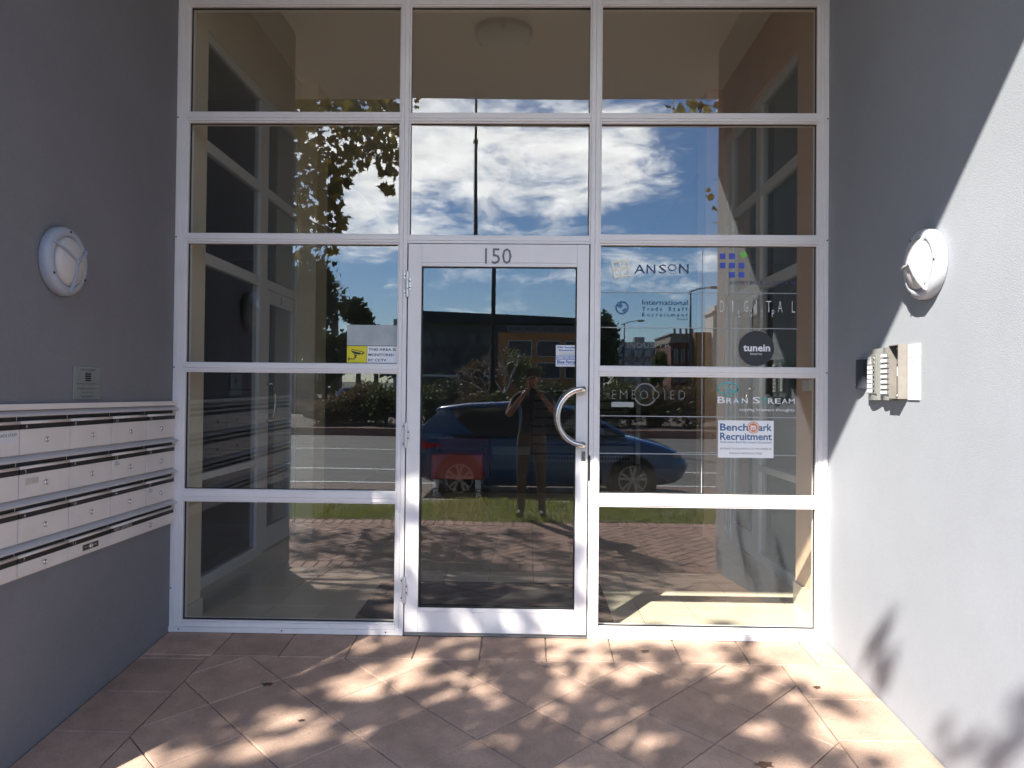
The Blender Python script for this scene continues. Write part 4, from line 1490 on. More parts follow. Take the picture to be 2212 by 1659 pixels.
def leaf_into(mb, c, size, rng=random, sunward=0.0):
    n = Vector((rng.gauss(0, 1), rng.gauss(0, 1), rng.gauss(0, 1) + 0.2)).normalized()
    if sunward:
        n = (n * (1 - sunward) + SUN_DIR * sunward).normalized()
    a = n.orthogonal().normalized()
    b_ = n.cross(a)
    q = rng.uniform(0, 6.28)
    a, b_ = a * math.cos(q) + b_ * math.sin(q), b_ * math.cos(q) - a * math.sin(q)
    c = Vector(c)
    cen = mb.P(c + b_ * .25 * size)
    ring = [mb.P(c + (a * p[0] + b_ * p[1]) * size + n * size * .10 * abs(p[0]) * 2) for p in LP]
    for i in range(len(ring)):
        mb.f.append([cen, ring[i], ring[(i + 1) % len(ring)]])


LEAF_ME = None


def leaf_object(c, size, parent, rng=random):
    global LEAF_ME
    if LEAF_ME is None:
        m_ = MB()
        cen = m_.P((0, .25, 0))
        ring = [m_.P((p[0], p[1], .2 * abs(p[0]))) for p in LP]
        for i in range(len(ring)):
            m_.f.append([cen, ring[i], ring[(i + 1) % len(ring)]])
        LEAF_ME = m_.mesh('leaf', recalc=False)
        LEAF_ME.materials.append(LEAFM)
    o_ = bpy.data.objects.new('leaf', LEAF_ME)
    col.objects.link(o_)
    o_.parent = parent
    og_ = ORG[parent.name]
    o_.location = (c[0] - og_[0], c[1] - og_[1], c[2] - og_[2])
    o_.rotation_euler = (rng.uniform(0, 6.28), rng.uniform(0, 6.28), rng.uniform(0, 6.28))
    o_.scale = (size, size, size)
    return o_


def view(px, py):
    """direction (X/Y, Z/Y) seen at a point of the photograph, in a 2212 x 1659 frame"""
    u = (px - 1106) / 1613.0
    v = -(py - 829.5) / 1613.0
    c, s_ = math.cos(ROL), math.sin(ROL)
    u, v = c * u - s_ * v, s_ * u + c * v
    y = math.cos(PIT) - v * math.sin(PIT)
    z = math.sin(PIT) + v * math.cos(PIT)
    c, s_ = math.cos(YAW), math.sin(YAW)
    X, Y = c * u - s_ * y, s_ * u + c * y
    return X / Y, z / Y


def street(px, py, t):
    """where a thing t metres in front of the glass stands when its mirror image shows at (px, py)"""
    a, b_ = view(px, py)
    return Vector((a * (CAMD + t), -t, CAMH + b_ * (CAMD + t) - 2 * TILT * t))


# ---- plane tree on the verge to the left: its low branches hang into the mirror image and dapple the paving
tree = thing('plane_tree', 'plane tree with autumn leaves standing on the verge to the left', 'tree', (-4.9, -5.3, -0.15))
tk = MB().tube([(-4.9, -5.3, -0.2), (-4.85, -5.4, 1.2), (-4.8, -5.6, 2.6), (-4.7, -6.0, 4.2), (-4.6, -6.8, 6.0), (-4.5, -7.6, 8.0)], [.17, .15, .135, .12, .09, .04], 12)
tk.build('trunk', BARK, tree, smooth=True)
br_ = MB()
for tip in ((-2.2, -6.4, 4.7), (-2.9, -6.2, 3.6), (-2.6, -7.9, 6.0), (-3.2, -9.6, 7.2), (-5.9, -8.6, 7.4), (-6.8, -6.4, 6.6)):
    st_ = Vector((-4.72, -6.0, 4.1)) if tip[2] < 5.5 else Vector((-4.62, -6.7, 5.7))
    e_ = Vector(tip)
    m_ = st_.lerp(e_, .5) + Vector((0, 0, .35))
    br_.tube([st_, m_, e_], [.05, .03, .008], 8)
br_.build('branches', BARK, tree, smooth=True)
fol = MB()
rng = random.Random(11)
nobj = 0


def poly_has(poly, x, y):
    c = False
    for i in range(len(poly)):
        (x1, y1), (x2, y2) = poly[i], poly[i - 1]
        if (y1 > y) != (y2 > y) and x < (x2 - x1) * (y - y1) / (y2 - y1) + x1:
            c = not c
    return c


HANG = [[(590, 190), (864, 190), (866, 330), (852, 412), (828, 412), (812, 335), (762, 360), (736, 420), (748, 500), (735, 530), (600, 545)]]
for _ in range(980):
    while True:
        x, y = rng.uniform(590, 866), rng.uniform(190, 560)
        if poly_has(HANG[0], x, y):
            break
    t_ = rng.uniform(5.4, 7.6)
    c = street(x, y + 8, t_)
    sz = rng.uniform(.13, .23)
    if nobj < 300:
        leaf_object(c, sz, tree, rng)
        nobj += 1
    else:
        leaf_into(fol, c, sz, rng)


def ground_z(x, y):
    t_ = -y
    return ramp_z(x, y) if t_ < 2.2 else (path_z(x, y) if t_ < 4.4 else -.15)


# leaves that stand between the sun and the entrance, each on a ray that ends where its shade falls
SUNV = Vector((.56, 1.0, -.97))


def shade_leaf(p, t_=None, size=None):
    t_ = t_ or rng.uniform(6.5, 8.8)
    c = Vector(p) - SUNV * t_
    leaf_into(fol, c, size or rng.uniform(.09, .15), rng, sunward=0.75)


def paving_at(px, py):
    a, b_ = view(px, py)
    t_ = (CAMD * b_ + CAMH) / (b_ - .09)
    return (a * (CAMD - t_), -t_, -.09 * t_)


def wall_at(px, py):
    a, b_ = view(px, py)
    D_ = RX / a
    return (RX, D_ - CAMD, CAMH + b_ * D_)


LIGHT = [(1060, 1110, 95, 60), (1160, 1190, 70, 50), (1580, 1000, 85, 32), (1500, 1085, 105, 55), (1350, 1170, 125, 40), (1650, 1200, 85, 50), (1830, 1110, 130, 38), (1920, 1200, 90, 35),
         (1050, 1285, 95, 38), (800, 1370, 72, 40), (940, 1440, 95, 62), (1300, 1400, 125, 55), (1490, 1340, 85, 50), (1200, 1470, 55, 22), (680, 1535, 140, 55), (240, 1600, 150, 45), (590, 1490, 32, 20),
         (1830, 1440, 160, 95), (1650, 1590, 150, 55), (2010, 1560, 110, 90), (770, 1615, 45, 28), (1990, 1330, 60, 60)]
LIGHT = [(329 + .3717 * x, 1042 + .3717 * y, .3717 * rx_, .3717 * ry_) for (x, y, rx_, ry_) in LIGHT]
DARK = [(90, 985, 70, 50), (60, 1120, 80, 50), (190, 1210, 90, 40), (330, 1250, 50, 25), (850, 990, 105, 45), (1010, 965, 60, 30), (1010, 1040, 70, 25), (1270, 955, 60, 25), (1380, 1010, 85, 45), (1480, 1070, 60, 35), (960, 1120, 65, 40),
        (1100, 1165, 85, 40), (740, 1235, 60, 40), (850, 1265, 95, 35), (980, 1290, 60, 30), (470, 1390, 45, 70), (540, 1500, 65, 45), (380, 1480, 35, 30), (800, 1405, 85, 35), (920, 1425, 60, 30), (1150, 1390, 85, 35),
        (1310, 1405, 95, 40), (1200, 1510, 130, 45), (1080, 1565, 85, 40), (1450, 1255, 95, 35), (1570, 1335, 85, 40), (1660, 1430, 115, 45), (1500, 1535, 125, 45), (1720, 1565, 100, 45), (1900, 1275, 95, 35), (2010, 1350, 65, 35),
        (950, 1590, 125, 45), (1210, 1645, 140, 45), (350, 1615, 170, 45), (620, 1655, 160, 30), (100, 1640, 110, 35), (1880, 1610, 90, 45), (1300, 1180, 60, 25), (1680, 1180, 50, 25), (1400, 1640, 90, 30)]
DARK = [(1097 + .372 * x, 1042 + .372 * y, .372 * rx_, .372 * ry_) for (x, y, rx_, ry_) in DARK]
for _ in range(2600):
    px_, py_ = rng.uniform(330, 1160), rng.uniform(1370, 1690)
    if any(((px_ - x) / (rx_ * 1.12 + 6)) ** 2 + ((py_ - y) / (ry_ * 1.12 + 6)) ** 2 < 1.0 for (x, y, rx_, ry_) in LIGHT):
        continue
    p_ = paving_at(px_, py_)
    if p_[0] < -2.03 + (2.1 + p_[1]) * .56 - .1 and rng.random() < .8:
        continue
    if rng.random() < .33:
        shade_leaf(p_)
for (x, y, rx_, ry_) in DARK:
    for _ in range(max(3, int(rx_ * ry_ / 60))):
        a, q = rng.uniform(0, 6.28), rng.random() ** .5
        shade_leaf(paving_at(x + rx_ * .72 * q * math.cos(a), y + ry_ * .72 * q * math.sin(a)))
for (x, y, rx_, ry_) in ((1888, 1380, 18, 45), (1915, 1440, 14, 30), (2060, 1600, 40, 34), (2200, 1575, 22, 60), (2150, 1640, 40, 25)):
    for _ in range(7):
        shade_leaf(wall_at(x + rng.uniform(-rx_, rx_), y + rng.uniform(-ry_, ry_)), rng.uniform(5.8, 6.8), rng.uniform(.07, .12))
for _ in range(340):
    xx, zz = rng.uniform(-1.0, .34), rng.uniform(.02, 1.06)
    if ((xx + .66) / .07) ** 2 + ((zz - .50) / .10) ** 2 < 1 or ((xx - .2) / .14) ** 2 + ((zz - .10) / .09) ** 2 < 1:
        continue
    shade_leaf((xx, 0, zz))
# shade over the brick path, out of the picture but seen in the glass
for k in range(95):
    gx_, gy_ = rng.uniform(-2.6, 1.3), rng.uniform(-3.95, -1.7)
    if gx_ > .6 and gy_ < -2.9:
        continue
    sp = rng.uniform(.07, .2)
    for _ in range(rng.randint(6, 16)):
        xx, yy = gx_ + rng.gauss(0, sp), gy_ + rng.gauss(0, sp)
        shade_leaf((xx, yy, ground_z(xx, yy)))
for (gx_, gy_) in ((.75, .22), (.85, .2), (1.2, .3), (1.28, .26), (.55, .55), (.5, .62)):
    for _ in range(4):
        shade_leaf((gx_ + rng.gauss(0, .03), gy_ + rng.gauss(0, .03), 0), 7.5)
# the rest of the crown
for _ in range(2600):
    th, ph = rng.uniform(0, 6.28), rng.uniform(-1, 1)
    rr_ = rng.uniform(.45, 1) ** .5
    c = Vector((-7.8 + 2.2 * rr_ * math.cos(th) * math.sqrt(1 - ph * ph), -7.6 + 2.6 * rr_ * math.sin(th) * math.sqrt(1 - ph * ph), 7.0 + 2.3 * rr_ * ph))
    leaf_into(fol, c, rng.uniform(.12, .2), rng)
stuff(fol.build('foliage', LEAFM, tree, recalc=False))

# ---- second plane tree to the right: only a few low leaves show
tree2 = thing('plane_tree', 'plane tree with yellow leaves standing on the verge to the right', 'tree', (5.2, -5.2, -0.15))
MB().tube([(5.2, -5.2, -0.2), (5.15, -5.2, 2.0), (5.1, -5.3, 4.0), (5.2, -5.5, 6.5), (5.3, -5.6, 8.4)], [.16, .14, .12, .09, .03], 12).build('trunk', BARK, tree2, smooth=True)
b = MB()
for tip in (street(1490, 222, 5.2), street(1545, 390, 5.2)):
    b.tube([Vector((5.1, -5.25, 3.6)), Vector((5.1, -5.25, 3.6)).lerp(tip, .5) + Vector((0, 0, .5)), tip + Vector((0, 0, .03))], [.04, .02, .004], 6)
b.build('branches', BARK, tree2, smooth=True)
f2 = MB()
spots = [(1545, 415), (1550, 440), (1538, 398), (1552, 470)]
for k in range(46):
    spots.append((rng.uniform(1448, 1575), 205 + rng.random() * (28 if rng.random() < .5 else 70) * 1.0))
for (x, y) in spots:
    if x < 1500 and y > 240:
        continue
    leaf_object(street(x, y + 8, rng.uniform(4.9, 5.7)), rng.uniform(.10, .18), tree2, rng)
for _ in range(1600):
    th, ph = rng.uniform(0, 6.28), rng.uniform(-1, 1)
    rr_ = rng.uniform(.3, 1) ** .5
    c = Vector((5.6 + 1.9 * rr_ * math.cos(th) * math.sqrt(1 - ph * ph), -5.4 + 1.9 * rr_ * math.sin(th) * math.sqrt(1 - ph * ph), 6.8 + 2.0 * rr_ * ph))
    leaf_into(f2, c, rng.uniform(.12, .2), rng)
stuff(f2.build('foliage', LEAFM, tree2, recalc=False))


# ---- bushes and trees made of leaf clumps
def clumps(mb, blobs, n, size, rng_=rng):
    tot = sum(b_[3] * b_[4] * b_[5] for b_ in blobs) or 1
    for (x, y, z, rx, ry, rz) in blobs:
        k = int(n * rx * ry * rz / tot) + 4
        for _ in range(k):
            v_ = Vector((rng_.gauss(0, 1), rng_.gauss(0, 1), rng_.gauss(0, 1))).normalized() * (rng_.uniform(.35, 1.0) ** .5 if rng_.random() > .14 else rng_.uniform(1.0, 1.4))
            w_ = 1 + .22 * math.sin(v_.x * 5 + x * 3) * math.cos(v_.z * 6 + y)
            c = Vector((x + v_.x * rx * w_, y + v_.y * ry * w_, z + v_.z * rz * w_))
            nn = Vector((rng_.gauss(0, 1), rng_.gauss(0, 1), rng_.gauss(0, 1))).normalized()
            a = nn.orthogonal().normalized()
            b2 = nn.cross(a)
            s_ = size * rng_.uniform(.6, 1.4)
            mb.f.append([mb.P(c - a * s_), mb.P(c + b2 * s_ * .5), mb.P(c + a * s_), mb.P(c - b2 * s_ * .5)])


def shrub(label, px, py, w, h, t_, m, n=2200, size=.075):
    top = street(px, py, t_)
    base = -0.11
    hh = max(.5, top.z - base)
    rt_ = thing('shrub', label, 'shrub', (top.x, -t_, base), 'shrubs on the median strip')
    W = w * (CAMD + t_) / 1613 / 2
    b_ = MB()
    bl = []
    for k in range(10):
        bl.append((top.x + rng.uniform(-.75, .75) * W, -t_ + rng.uniform(-.5, .5), base + hh * rng.uniform(.22, .66), W * rng.uniform(.42, .62), .6, hh * rng.uniform(.26, .36)))
    clumps(b_, bl, n, size)
    stuff(b_.build('foliage', m, rt_, recalc=False))
    s_ = MB()
    for k in range(4):
        s_.tube([(top.x, -t_, base - .02), (top.x + rng.uniform(-.6, .6) * W, -t_ + rng.uniform(-.3, .3), base + hh * .6)], [.03, .01], 5)
    s_.build('stems', BARK, rt_)


shr = [(745, 838, 80, 22.5, LEAFB, 'brownish shrub at the left end of the median'), (790, 812, 95, 23.5, LEAFB, 'tall rounded brownish shrub on the median left of the door'),
       (835, 826, 80, 22.2, LEAFG, 'green shrub on the median beside the left mullion'), (700, 862, 60, 22.0, LEAFB, 'low brownish shrub at the far left of the median'),
       (905, 828, 80, 23, LEAFG, 'green shrub behind the tail of the blue car'), (965, 805, 90, 24, LEAFD, 'dark shrub behind the roof of the blue car'),
       (1010, 830, 70, 22.5, LEAFB, 'brownish shrub left of the bare tree'), (1090, 830, 80, 23, LEAFG, 'green shrub right of the bare tree'),
       (1180, 812, 80, 24, LEAFD, 'dark shrub behind the photographer'), (1235, 830, 60, 23, LEAFG, 'green shrub behind the door handle'),
       (1310, 808, 70, 22.5, LEAFG, 'green shrub above the bonnet of the blue car'), (1360, 818, 70, 23.5, LEAFG, 'rounded green shrub behind the small street lamp'),
       (1420, 828, 80, 23, LEAFB, 'brownish shrub ahead of the blue car'), (1490, 822, 80, 22.6, LEAFB, 'brownish shrub near the large street lamp'), (1560, 830, 80, 23, LEAFB, 'brownish shrub at the right end of the median')]
for (px, py, w, t_, m, lab) in shr:
    shrub(lab, px, py, w, 0, t_, m)


def far_tree(label, px, ptop, pbot, w, t_, m, n=1500, size=.16, trunk=.16, nb=9, name='tree'):
    top, bot = street(px, ptop, t_), street(px, pbot, t_)
    rt_ = thing(name, label, 'tree', (top.x, -t_, -0.12), 'trees across the road')
    W = w * (CAMD + t_) / 1613 / 2
    H = (top.z - bot.z) / 2
    cz_ = (top.z + bot.z) / 2
    bl = []
    for k in range(nb):
        a = rng.uniform(0, 6.28)
        q = rng.uniform(.2, .68)
        bl.append((top.x + W * q * math.cos(a), -t_ + W * .6 * rng.uniform(-1, 1), cz_ + H * q * math.sin(a), W * rng.uniform(.34, .55), W * .5, H * rng.uniform(.30, .48)))
    b_ = MB()
    clumps(b_, bl, n * 2, size)
    stuff(b_.build('crown', m, rt_, recalc=False))
    k_ = MB().tube([(top.x, -t_, -.2), (top.x + .1, -t_, cz_ * .5), (top.x, -t_, cz_ + H * .3)], [trunk, trunk * .8, trunk * .3], 8)
    for q in bl[:5]:
        k_.tube([(top.x, -t_, cz_ - H * .7), (q[0], q[1], q[2])], [trunk * .5, trunk * .15], 5)
    k_.build('trunk', BARK, rt_, smooth=True)


far_tree('large dark evergreen tree at the left edge of the mirror image', 662, 548, 770, 170, 35, LEAFD, 3200, .17, .3, 14)
far_tree('dark tree filling the gap below the palm', 700, 690, 850, 150, 37, LEAFD, 2400, .17, .2, 12)
far_tree('rounded dark tree right of the palm', 775, 640, 740, 75, 46, LEAFD, 1300, .2, .2, 9)
far_tree('low spreading dark tree beside the apartment block', 812, 688, 815, 125, 48, LEAFD, 1600, .2, .2, 10)
far_tree('leafy dark tree right of the door', 1295, 655, 850, 100, 45, LEAFD, 2200, .19, .25, 12)
far_tree('slim olive tree left of the bare tree', 1005, 770, 860, 75, 30, LEAFB, 300, .10, .07, 10)
far_tree('olive tree in front of the orange apartments', 1105, 745, 850, 95, 32, LEAFG, 330, .10, .08, 12)
far_tree('small tree in front of the pale apartments', 1428, 755, 850, 50, 60, LEAFG, 700, .2, .15, 7)
# palm
pt, pbm = street(722, 638, 40), street(722, 830, 40)
palm = thing('palm_tree', 'tall palm tree with a fan crown at the left of the mirror image', 'palm tree', (pt.x, -40, -0.12))
MB().tube([(pt.x, -40, -.2), (pt.x + .1, -40, pt.z * .5), (pt.x, -40, pt.z - .3)], [.28, .24, .22], 10).build('trunk', BARK, palm, smooth=True)
b = MB()
for k in range(80):
    a, el = rng.uniform(0, 6.28), rng.uniform(-1.0, 1.45)
    dirv = Vector((math.cos(a) * math.cos(el), math.sin(a) * math.cos(el), math.sin(el)))
    pc_ = Vector((pt.x, -40, pt.z))
    tipb = pc_ + dirv * rng.uniform(.45, .7)
    sd = dirv.cross(Vector((rng.gauss(0, .3), rng.gauss(0, .3), 1)))
    if sd.length < .05:
        sd = Vector((1, 0, 0))
    sd.normalize()
    for q in range(-6, 7):
        d2 = (dirv + sd * .16 * q).normalized()
        e_ = tipb + d2 * (0.62 - .025 * abs(q)) + Vector((0, 0, -.10 - .02 * abs(q)))
        s2 = sd * .016
        b.f.append([b.P(tipb - s2), b.P(tipb + s2), b.P(e_)])
    b.f.append([b.P(pc_ - sd * .012), b.P(pc_ + sd * .012), b.P(tipb + sd * .012), b.P(tipb - sd * .012)])
stuff(b.build('fronds', LEAFD, palm, recalc=False))
# bare pale tree on the median
bt0 = street(1050, 862, 24)
bare = thing('bare_tree', 'leafless pale double-stemmed tree on the median behind the blue car', 'tree', (bt0.x, -24, -0.12))
b = MB()


def limb(p, d_, L, r_, dep_):
    e_ = p + d_ * L
    b.tube([p, p.lerp(e_, .5) + Vector((rng.uniform(-.05, .05), rng.uniform(-.05, .05), 0)) * L, e_], [r_, r_ * .8, r_ * .6], 6)
    if dep_ > 0:
        for _ in range(3):
            nd_ = (d_ + Vector((rng.gauss(0, .55), rng.gauss(0, .4), rng.gauss(.12, .35)))).normalized()
            limb(p.lerp(e_, rng.uniform(.6, 1)), nd_, L * rng.uniform(.5, .72), r_ * .55, dep_ - 1)


limb(Vector((bt0.x - .12, -24, -.2)), Vector((-.03, 0, 1)), 1.25, .085, 4)
limb(Vector((bt0.x + .45, -24, -.2)), Vector((.05, 0, 1)), 1.5, .075, 4)
b.build('branches', BAREB, bare, smooth=True)


# ---- poles and street lamps
def lamp_post(label, x, t_, h_, arm, rad=.07, side=1, big=True):
    o_ = thing('street_lamp', label, 'street lamp', (x, -t_, -.12), 'street lamps across the road')
    MB().tube([(x, -t_, -.2), (x, -t_, h_ * .5), (x, -t_, h_)], [rad * 1.3, rad, rad * .7], 10).build('pole', mat('lamp_pole', (0.06, 0.06, 0.065), .5), o_, smooth=True)
    MB().tube([(x - .25 * side, -t_, h_ - .12), (x + arm * .4 * side, -t_, h_ + .12), (x + arm * side, -t_, h_ + .22)], [.035, .035, .03], 8).build('arm', mat('lamp_pole', (0.06, 0.06, 0.065), .5), o_, smooth=True)
    MB().ball((x + (arm + .3) * side, -t_, h_ + .22), (.38, .14, .09), 12, 8).build('lamp_head', mat('lamp_head', (.25, .23, .2), .5), o_, smooth=True)


q = street(1493, 628, 40)
lamp_post('large dark street lamp right of the door, arm to the right', q.x, 40, q.z, 1.1)
q = street(1348, 697, 62)
lamp_post('smaller distant street lamp in front of the dark tree', q.x, 62, q.z, 1.1)
q = street(1056, 400, 23)
fp = thing('light_pole', 'very tall dark tapered pole on the median in the middle of the mirror image', 'pole', (q.x, -23, -.11))
MB().tube([(q.x, -23, -.2), (q.x, -23, 10.3)], [.085, .066], 14).build('shaft', mat('dark_pole', (0.022, 0.022, 0.025), .5), fp, smooth=True)
MB().tube([(q.x, -23, 10.301), (q.x, -23, 15)], [.05, .035], 12).build('upper_shaft', mat('dark_pole', (0.022, 0.022, 0.025), .5), fp, smooth=True)
MB().tube([(q.x, -23, 10.18), (q.x, -23, 10.32)], [.095, .095], 14).build('collar', mat('dark_pole', (0.022, 0.022, 0.025), .5), fp, smooth=True)

# ---- buildings across the road
WIN = mat('far_window', (0.02, 0.022, 0.025), .15)
DKB = mat('charcoal_cladding', (0.085, 0.070, 0.062), .8, var=.1, scale=.5)
ORB = mat('orange_render', (0.50, 0.19, 0.06), .85, var=.08, scale=.4)
BRD = mat('deep_brick', (0.16, 0.055, 0.04), .85, var=.15, scale=1)
PALE = mat('pale_render', (0.46, 0.46, 0.44), .85, var=.06, scale=.5)


def block(name, label, x0, x1, t0, t1, h_, m, cat='building'):
    o_ = thing(name, label, cat, ((x0 + x1) / 2, -t0, 0))
    w_ = MB().box(x0, x1, -t1, -t0, -.3, h_).build('wall', m, o_)
    ORG[w_.name] = ORG[o_.name]
    return o_, w_


def windows(root_, x0, x1, z0, z1, nx_, nz_, t0, fw_=.08, m=WIN, fm=None, fx=.62, fz=.6, proud=0.0, balc=False):
    dx_, dz_ = (x1 - x0) / nx_, (z1 - z0) / nz_
    for i in range(nx_):
        for j in range(nz_):
            cx_, cz_ = x0 + (i + .5) * dx_, z0 + (j + .5) * dz_
            hx, hz = dx_ * fx / 2, dz_ * fz / 2
            y_ = -t0 + .005 + proud
            f_ = MB()
            f_.box(cx_ - hx - fw_, cx_ + hx + fw_, y_, y_ + .06, cz_ + hz, cz_ + hz + fw_).box(cx_ - hx - fw_, cx_ + hx + fw_, y_, y_ + .06, cz_ - hz - fw_, cz_ - hz)
            f_.box(cx_ - hx - fw_, cx_ - hx, y_, y_ + .06, cz_ - hz, cz_ + hz).box(cx_ + hx, cx_ + hx + fw_, y_, y_ + .06, cz_ - hz, cz_ + hz)
            fo = f_.build('window', fm or PALE, root_)
            ORG[fo.name] = ORG[root_.name]
            MB().box(cx_ - hx, cx_ + hx, y_, y_ + .02, cz_ - hz, cz_ + hz).build('pane', m, fo)
            if balc:
                r2 = MB().box(cx_ - hx, cx_ + hx, y_ + .021, y_ + .9, cz_ - hz - .15, cz_ - hz).box(cx_ - hx, cx_ + hx, y_ + .85, y_ + .9, cz_ - hz, cz_ - hz + 1.0)
                r2.build('balcony', PALE, root_)


A0, A1 = street(880, 672, 75), street(1262, 690, 75)
ap, _w = block('apartment_block', 'long dark apartment block across the road with an orange wing', A0.x, A1.x, 75, 90, (A0.z + A1.z) / 2 - .9, DKB)
# sloping roof edge
b = MB()
z0_, z1_ = A0.z, A1.z
zm_ = (A0.z + A1.z) / 2 - .89
i4 = [b.P(p) for p in ((A0.x - .5, -74.4, zm_), (A1.x + .5, -74.4, zm_), (A1.x + .5, -74.4, z1_), (A0.x - .5, -74.4, z0_), (A0.x - .5, -90, zm_), (A1.x + .5, -90, zm_), (A1.x + .5, -90, z1_), (A0.x - .5, -90, z0_))]
for qd in ((0, 1, 2, 3), (4, 7, 6, 5), (0, 3, 7, 4), (1, 5, 6, 2), (3, 2, 6, 7), (0, 4, 5, 1)):
    b.f.append([i4[k] for k in qd])
b.build('roof', mat('dark_roof', (0.03, 0.03, 0.034), .7), ap)
O0, O1 = street(1062, 718, 73), street(1262, 800, 73)
wing = MB().box(O0.x, O1.x + .5, -74.99, -73, -.2, O0.z).build('orange_wing', ORB, ap)
windows(ap, O0.x + .8, O1.x, 1.6, O0.z - .5, 3, 2, 73, fw_=.1, fx=.78, fz=.66)
windows(ap, A0.x + .6, O0.x - .6, .8, zm_ - .8, 5, 3, 75, fw_=.06, fx=.7, fz=.62, fm=DKB)
windows(ap, O0.x + .8, O1.x, O0.z + .15, zm_ - .2, 5, 1, 75, fw_=.06, fx=.8, fz=.7)
cn = MB().box(A0.x - 2, O0.x, -73.5, -71, 2.0, 2.25).build('awning', PALE, ap)
Lb0, Lb1 = street(828, 690, 85), street(862, 700, 85)
lo_, _ = block('grey_block', 'low grey block with a flat roof left of the dark apartments', Lb0.x, Lb1.x + 2, 92, 100, Lb0.z + .6, PALE)
windows(lo_, Lb0.x + .3, Lb1.x + 1.5, 2, Lb0.z, 2, 2, 92)
W0, W1_ = street(1335, 748, 110), street(1455, 738, 110)
wbk, _ = block('white_apartments', 'pale grey apartment building with balconies far across the road on the right', W0.x, W1_.x + 1, 110, 122, W1_.z, PALE)
windows(wbk, W0.x + .4, W1_.x, 1.5, W1_.z - .7, 5, 3, 110, fw_=.06, fx=.66, fz=.6, balc=True)
MB().box(W0.x + 3, W0.x + 4.6, -116, -114, W1_.z + .001, W1_.z + 1.0).build('plant_room', mat('plant_room', (.25, .25, .25), .7), wbk)
H0, H1 = street(1450, 760, 85), street(1502, 718, 85)
hb, _ = block('heritage_building', 'old red brick corner building with a moulded parapet', H0.x, H1.x, 85, 96, H1.z - 1.2, BRD)
mould = mat('parapet_render', (.33, .27, .22), .8)
MB().box(H0.x - .2, H1.x + .2, -96, -84.75, H1.z - 1.199, H1.z - .95).box(H0.x - .1, H1.x + .1, -95.9, -84.85, H1.z - .949, H1.z - .25).box(H0.x - .25, H1.x + .25, -96, -84.7, H1.z - .249, H1.z - .1).build('parapet', mould, hb)
for k in range(4):
    xx = H0.x + (H1.x - H0.x) * (k + .5) / 4
    MB().box(xx - .12, xx + .12, -84.9, -84.6, H1.z - .0995, H1.z + .25).ball((xx, -84.75, H1.z + .38), .16, 10, 6).build('finial', mould, hb)
windows(hb, H0.x + .2, H1.x - .2, 1.2, H1.z - 1.6, 3, 2, 85, fw_=.08, fx=.36, fz=.6)
K0, K1 = street(1503, 716, 83), street(1553, 700, 83)
kb2, _ = block('tan_building', 'plain tan brick side wall between the red brick building and the white tower', K0.x, K1.x - .2, 83, 97, K0.z, mat('tan_brick', (.30, .16, .07), .85, var=.12, scale=1))
T0 = street(1558, 690, 82)
tw, _ = block('white_tower', 'ornate white stuccoed corner tower at the right of the mirror image', T0.x - .9, T0.x + 2.2, 82, 86, T0.z + .8, mat('stucco_white', (.62, .60, .56), .8))
MB().box(T0.x - 1.1, T0.x + 2.4, -86.2, -81.8, T0.z + .801, T0.z + 1.05).box(T0.x - .7, T0.x + 2, -85.5, -82.3, T0.z + 1.051, T0.z + 1.7).build('cornice', mat('stucco_white', (.62, .60, .56), .8), tw)
MB().ball((T0.x + .2, -83, T0.z + 2.0), .32, 12, 8).tube([(T0.x + .2, -83, T0.z + 2.2), (T0.x + .2, -83, T0.z + 3.0)], [.1, .02], 8).build('finial', mat('stucco_white', (.62, .60, .56), .8), tw, smooth=True)
windows(tw, T0.x - .7, T0.x + 2.0, 2.0, T0.z + .4, 2, 2, 82, fx=.4, fz=.6)
LH0 = street(560, 760, 95)
lh, _ = block('brick_shops', 'row of low brick shops far left across the road', LH0.x - 26, street(700, 760, 95).x, 95, 105, 5.2, BRD)
windows(lh, LH0.x - 24, street(690, 760, 95).x, .8, 4.6, 8, 2, 95)
rb, _ = block('long_terrace', 'long pale terrace far right across the road', T0.x + 6, T0.x + 40, 88, 100, 8.0, PALE)
windows(rb, T0.x + 7, T0.x + 39, 1, 7.4, 9, 2, 88)


